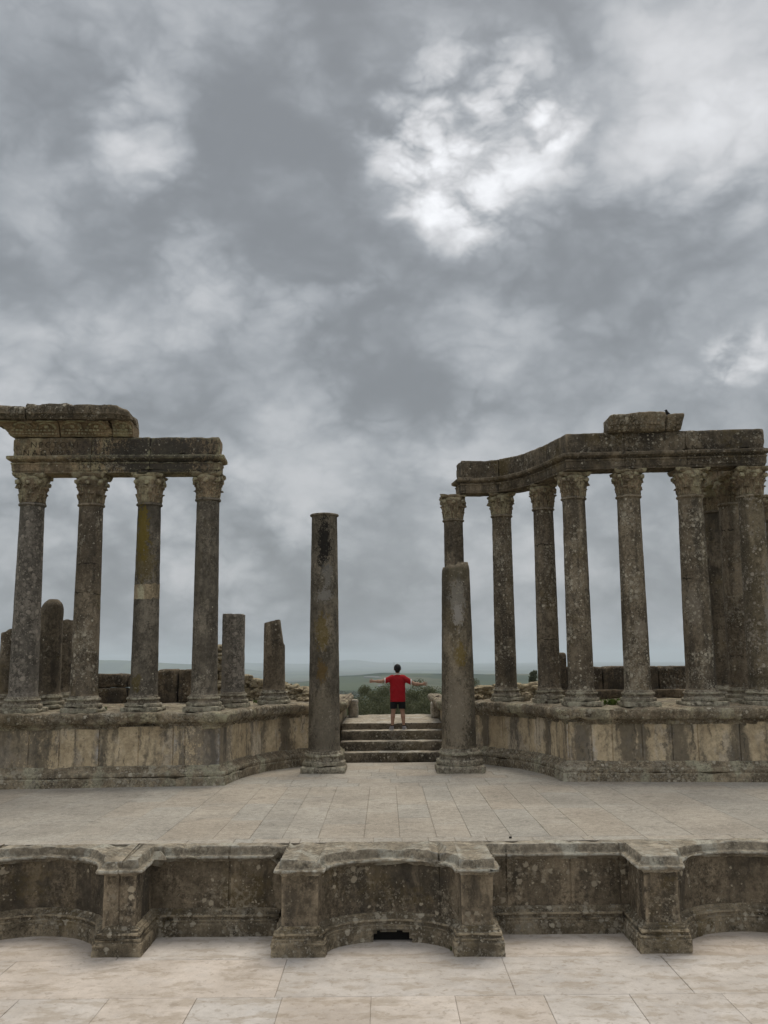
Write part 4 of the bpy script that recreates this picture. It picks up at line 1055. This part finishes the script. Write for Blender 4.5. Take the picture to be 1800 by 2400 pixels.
def shirt_prims(e=0.):
    return [((-.125, -.0, 1.40), (.125, -.0, 1.40), .072+e, .072+e, .05), ((0, -.005, 1.455), (-.15, 0, 1.41), .055, .06), ((0, -.005, 1.455), (.15, 0, 1.41), .055, .06),
            ((-.10, 0, 1.33), (-.085, 0, 1.08), .112, .118, .05), ((.10, 0, 1.33), (.085, 0, 1.08), .112, .118, .05), ((-.085, 0, 1.08), (-.09, 0, .70), .118, .125, .05), ((.085, 0, 1.08), (.092, 0, .66), .118, .124, .05), ((0, 0, 1.36), (0, 0, .70), .12, .128, .05)]
def sleeve(c, e=0.):
    s = -1 if c[0] < 0 else 1
    far = (c[0]*1.25-s*.0, 0, 1.39+(c[2]-1.39)*1.4)
    return ((s*.17, 0, 1.388), far, .080+e, .068+e, .05)
def cutp(c, push, sgn=1):
    s = -1 if c[0] < 0 else 1
    return (s*sgn, 0, 0, (abs(c[0])+push)*sgn)
sv, sf = skin(shirt_prims()+[sleeve(CL), sleeve(CR)], .008, .03, cuts=[(0, 0, -1, -.755), cutp(CL, 0), cutp(CR, 0)], subtract=[((0, .03, 1.50), (0, .03, 1.56), .072, .075)])
sv = [v+Vector((0, (-1 if v.y < 0 else 1)*.011*noise.noise(Vector((v.x*9, v.y*4, v.z*3.2+2)))+.007*noise.noise(Vector((v.x*16+v.z*9, 3, v.z*11))), 0)) for v in sv]
part('shirt', at((sv, sf), person.location), m_red, person, 180)
for c in (CL, CR): part('cuff', at(skin([sleeve(c, .004)], .006, .01, cuts=[cutp(c, .012), cutp(c, -.016, -1)]), person.location), m_white, person, 60)
col = []
for i in range(20):
    a0, a1 = 2*math.pi*i/20, 2*math.pi*(i+1)/20
    f = lambda a: (.070*math.cos(a), .012+.068*math.sin(a), 1.478-.03*math.sin(a))
    col.append((f(a0), f(a1), .0125, .0125))
part('collar', at(skin(col, .005, .01), person.location), m_white, person, 180)
sh = [((-.09, 0, .82), (.09, 0, .82), .116, .116)]
for s in (-1, 1): sh.append(((s*.105, 0, .80), (s*.120, .004, .50), .102, .094))
sv, sf = skin(sh, .008, .03, cuts=[(0, 0, -1, -.565), (0, 0, 1, .80)])
part('shorts', at((sv, sf), person.location), m_black, person, 60)
for s in (-1, 1):
    a = [((s*.160, -.035, .045), (s*.178, .06, .042), .044, .046), ((s*.178, .06, .042), (s*.205, .175, .03), .046, .038), ((s*.158, -.02, .07), (s*.160, -.005, .095), .045, .044)]
    sho = part('shoe', at(skin(a, .006, .02, cuts=[(0, 0, -1, -.012), (0, 0, 1, .098)]), person.location), m_shoe, person, 60)
    b = [((x0, y0, .012), (x1, y1, .012), r0+.004, r1+.004) for (x0, y0, z0), (x1, y1, z1), r0, r1 in a[:2]]
    so = part('sole', at(skin(b, .006, .01, cuts=[(0, 0, -1, -.001), (0, 0, 1, .022)]), person.location), m_sole, sho, 60, origin=person.location); so.location = (0, 0, 0)
    part('sock', at(skin([((s*.159, -.01, .08), (s*.157, -.01, .15), .043, .041)], .006, .01, cuts=[(0, 0, 1, .125)]), person.location), m_black, person, 60)

# bird on the short cornice fragment
bd = thing('bird', 'small black bird perched on the short cornice fragment above the dark beam', 'bird', (6.90, 22.1, 8.40))
bp = [((0, 0, .075), (-.03, 0, .13), .042, .036), ((-.03, 0, .13), (-.04, .0, .175), .028, .026), ((.01, 0, .07), (.10, .01, .035), .036, .012), ((-.055, 0, .178), (-.095, 0, .170), .010, .003, .006)]
for s in (-1, 1): bp += [((0, s*.014, .05), (-.005, s*.016, .0), .006, .004, .006), ((-.005, s*.016, .003), (-.03, s*.018, .003), .004, .003, .003)]
part('body', at(skin(bp, .0045, .02), bd.location), m_black, bd, 180)
for s in (-1, 1): part('wing', at(skin([((-.02, s*.036, .12), (.07, s*.022, .055), .02, .008)], .0045, .01), bd.location), m_hair, bd, 180)

# ------------------------------------------------------------------ trees
def leaves(clumps, n, size, seed, droop=0.):
    rnd = random.Random(seed); V, F = [], []
    for i in range(n):
        c, r = clumps[rnd.randrange(len(clumps))]
        u = Vector((rnd.gauss(0, 1), rnd.gauss(0, 1), rnd.gauss(0, 1))).normalized()*(rnd.random()**.45)
        p = Vector(c)+Vector((u.x*r, u.y*r, u.z*r*.8))
        a = Vector((rnd.gauss(0, 1), rnd.gauss(0, 1), rnd.gauss(.35, 1)-droop)).normalized(); b = a.orthogonal().normalized()
        b = (b*math.cos(rnd.random()*6.28)+a.cross(b)*math.sin(rnd.random()*6.28))
        L = size*rnd.uniform(.6, 1.4); W = L*.26
        k = len(V); V += [p-a*L*.5, p+b*W, p+a*L*.5, p-b*W]; F.append((k, k+1, k+2, k+3))
    return V, F
def olive(h, seed):
    rnd = random.Random(seed); tr = []; cl = []
    f1 = h*.22
    tr.append(tube([(0, 0, -.3), (.04, .02, f1*.5), (.0, .05, f1)], [h*.05, h*.038, h*.034]))
    for i in range(6):
        a = i*6.283/6+rnd.uniform(-.3, .3); l = h*rnd.uniform(.24, .40); e = Vector((math.cos(a)*l, math.sin(a)*l, f1+h*rnd.uniform(.22, .55)))
        m = Vector((e.x*.4, e.y*.4, f1+(e.z-f1)*.6)); tr.append(tube([(0, .05, f1*.95), m, e], [h*.022, h*.014, h*.005], 6))
        cl.append((e, h*rnd.uniform(.13, .20)))
        for q in range(4):
            v = Vector((rnd.gauss(0, 1), rnd.gauss(0, 1), rnd.gauss(.2, .8)))*h*.13; cl.append((e+v, h*rnd.uniform(.07, .13)))
    for i in range(16): cl.append((Vector((rnd.gauss(0, .2)*h, rnd.gauss(0, .2)*h, h*rnd.uniform(.25, .88))), h*rnd.uniform(.09, .16)))
    return join(*tr), leaves(cl, 26000, h*.0145, seed)
def conifer(h, seed):
    rnd = random.Random(seed); cl = []
    tr = [tube([(0, 0, -.3), (0, 0, h*.5), (0, 0, h*.97)], [h*.03, h*.02, h*.004])]
    for i in range(190):
        z = h*(.08+.90*(i/190)); r = h*.17*(1-z/h)**.75+.05; a = i*2.4; rr = r*rnd.uniform(.35, 1)
        cl.append((Vector((math.cos(a)*rr, math.sin(a)*rr, z+rnd.uniform(-.2, .2))), h*.045*(1.25-z/h)+.05))
    return join(*tr), leaves(cl, 16000, h*.014, seed, .3)
protos = {}
def tree(kind, variant, x, y, h, label, group, yaw):
    key = (kind, variant)
    z = ground_z(x, y)-.05
    t = thing(kind+'_tree', label, 'tree', (x, y, z), group)
    if key not in protos:
        tr, cr = (olive if kind == 'olive' else conifer)(5., 70+variant+(20 if kind != 'olive' else 0))
        a = part('trunk', tr, m_bark, None, 60); a.parent = t
        b = part('crown', cr, m_olive if kind == 'olive' else m_pine, None, None); b.parent = t
        protos[key] = (a, b)
    else:
        for o in protos[key]:
            c = o.copy(); C.objects.link(c); c.parent = t
    t.scale = (h/5,)*3; t.rotation_euler = (0, 0, yaw)
    return t
rnd = random.Random(17)
gt = 'olive trees beyond the landing'
ol = [(-1.9, 49, 4.6), (-.4, 51, 4.8), (1.1, 49, 4.7), (2.6, 51, 4.7), (3.6, 48, 4.6), (-1.3, 60, 5.4), (.6, 63, 5.6), (2.2, 62, 5.6), (4.2, 64, 5.8), (-3.2, 72, 5.4), (-1.0, 76, 6.2), (1.6, 78, 6.4), (4.0, 76, 6.4), (6.2, 58, 5.5), (7.6, 66, 6.0), (8.8, 58, 5.0), (6.9, 80, 6.6), (-4.6, 62, 4.2), (10.5, 82, 6.5), (3.0, 56, 5.2), (2.0, 68, 6.1), (-.2, 57, 5.3)]
desc = ['olive tree nearest the landing, behind the pale stone stub', 'olive tree just behind the person, towards the thick lone column', 'olive tree directly behind the person in the red shirt', 'olive tree in the nearest row towards the broken thick shaft', 'olive tree half hidden by the broken thick shaft',
        'grey-green olive crown in the second row above the pale stone stub', 'grey-green olive crown in the second row behind the person', 'second-row olive crown beside the outstretched arm', 'second-row olive crown behind the broken thick shaft', 'farther low olive tree beside the thick lone column',
        'third-row olive crown reaching highest before the hill', 'third-row olive crown behind the red shirt', 'third-row olive crown nearest the broken shaft', 'olive tree seen between the broken shaft and the speckled column', 'olive crown seen just beside the speckled slim column', 'low olive crown behind the base of the speckled column', 'farther olive crown in the gap before the dark slim column', 'low olive tree behind the thick lone column', 'olive crown behind the conical tree', 'olive crown between the outstretched arm and the broken shaft', 'tall olive crown just over the shoulder towards the broken shaft', 'olive crown under the arm towards the thick lone column']
for i, (x, y, h) in enumerate(ol): tree('olive', i % 4, x, y, h*1.06, desc[i], gt, rnd.random()*6.28)
tree('conifer', 0, 10.9, 70, 7.5, 'pointed conical tree rising above the rubble between the two slim columns', None, .5)
tree('conifer', 1, 12.2, 78, 6.4, 'smaller pointed tree next to the tall conical one', None, 1.9)
# far dark woods and tree lines on the valley floor, each one mass
def wood(label, spots, hmin, hmax, seed, mat):
    rnd = random.Random(seed); V, F = [], []
    for (x, y) in spots:
        z = ground_z(x, y); h = rnd.uniform(hmin, hmax); r = h*rnd.uniform(.16, .4)
        lv, lf = leaves([(Vector((x+rnd.gauss(0, r*.3), y+rnd.gauss(0, r*.3), z+h*q)), r*(1.1-.8*q)) for q in (.2, .4, .6, .8)], 60, h*.14, rnd.random())
        k = len(V); V += lv; F += [tuple(i+k for i in q) for q in lf]
    o = part('wood', (V, F), mat, None, None, origin=(spots[0][0], spots[0][1], ground_z(*spots[0]))); o['kind'] = 'stuff'; o['label'] = label; o['category'] = 'trees'
rnd = random.Random(23)
wood('dark blue-green wood on the valley floor below the hill', [(rnd.uniform(-98, -32), rnd.uniform(1240, 1340)) for i in range(110)], 8, 15, 1, m_pine)
wood('hazy tree line along the foot of the far green hill', [(rnd.uniform(-30, 420), 1450+rnd.gauss(0, 60)) for i in range(230)], 6, 11, 2, m_pine)
wood('scattered far trees between the olives and the valley', [(rnd.uniform(-50, 120), rnd.uniform(240, 520)) for i in range(140)], 4, 7, 3, m_olive)

# ------------------------------------------------------------------ far sheds and mast
m_shed = plain('grey_sheeting', (.12, .13, .13), .7, .1, .1)
for i, (x, y, w, d, h, lb) in enumerate([(-39, 2620, 40, 12, 2.2, 'long pale farm shed on the hillside, higher of the pair'), (-20, 2560, 14, 9, 2.5, 'shorter pale farm shed on the hillside beside the long one'), (-12, 2150, 9, 7, 3.5, 'small pale farmhouse low on the valley floor')]):
    z = ground_z(x, y)-1
    rt = thing('farm_shed', lb, 'farm shed', (x, y, z), 'pale farm buildings in the valley')
    part('wall', box(x-w/2, x+w/2, y, y+d, z, z+h, 4, 0), m_shed, rt, smooth=None)
    part('roof', ([Vector(p) for p in [(x-w/2-.5, y-.5, z+h), (x+w/2+.5, y-.5, z+h), (x+w/2+.5, y+d/2, z+h+2.5), (x-w/2-.5, y+d/2, z+h+2.5), (x-w/2-.5, y+d+.5, z+h), (x+w/2+.5, y+d+.5, z+h)]], [(0, 1, 2, 3), (3, 2, 5, 4), (0, 3, 4), (1, 5, 2), (0, 4, 5, 1)]), m_shed, rt, smooth=None)
mx, my = 27., 2950.; mz = ground_z(mx, my)
ms = thing('radio_mast', 'thin lattice mast standing on the far hill beside the head of the person', 'mast', (mx, my, mz-1))
part('mast', tube([(mx, my, mz-1), (mx, my, mz+34)], [.55, .3], 6), plain('grey_steel', (.12, .12, .12), .6), ms)
part('crossarm', tube([(mx-1.5, my, mz+28), (mx+1.5, my, mz+28)], [.25, .25], 6), bpy.data.materials['grey_steel'], ms)

# ------------------------------------------------------------------ air
hv, hf = box(-23000, 23000, -23000, 23000, -150, 150, 1e6, 0)
m = bpy.data.materials.new('haze'); m.use_nodes = True
t = NT(m.node_tree); t.n.clear()
v = t.node('ShaderNodeVolumePrincipled'); v.inputs['Color'].default_value = (.80, .90, 1, 1); v.inputs['Density'].default_value = 1.05e-4; v.inputs['Anisotropy'].default_value = .2
o = t.node('ShaderNodeOutputMaterial'); t.l.new(v.outputs[0], o.inputs['Volume'])
hz = part('haze', (hv, hf), m, None, None); hz['kind'] = 'stuff'
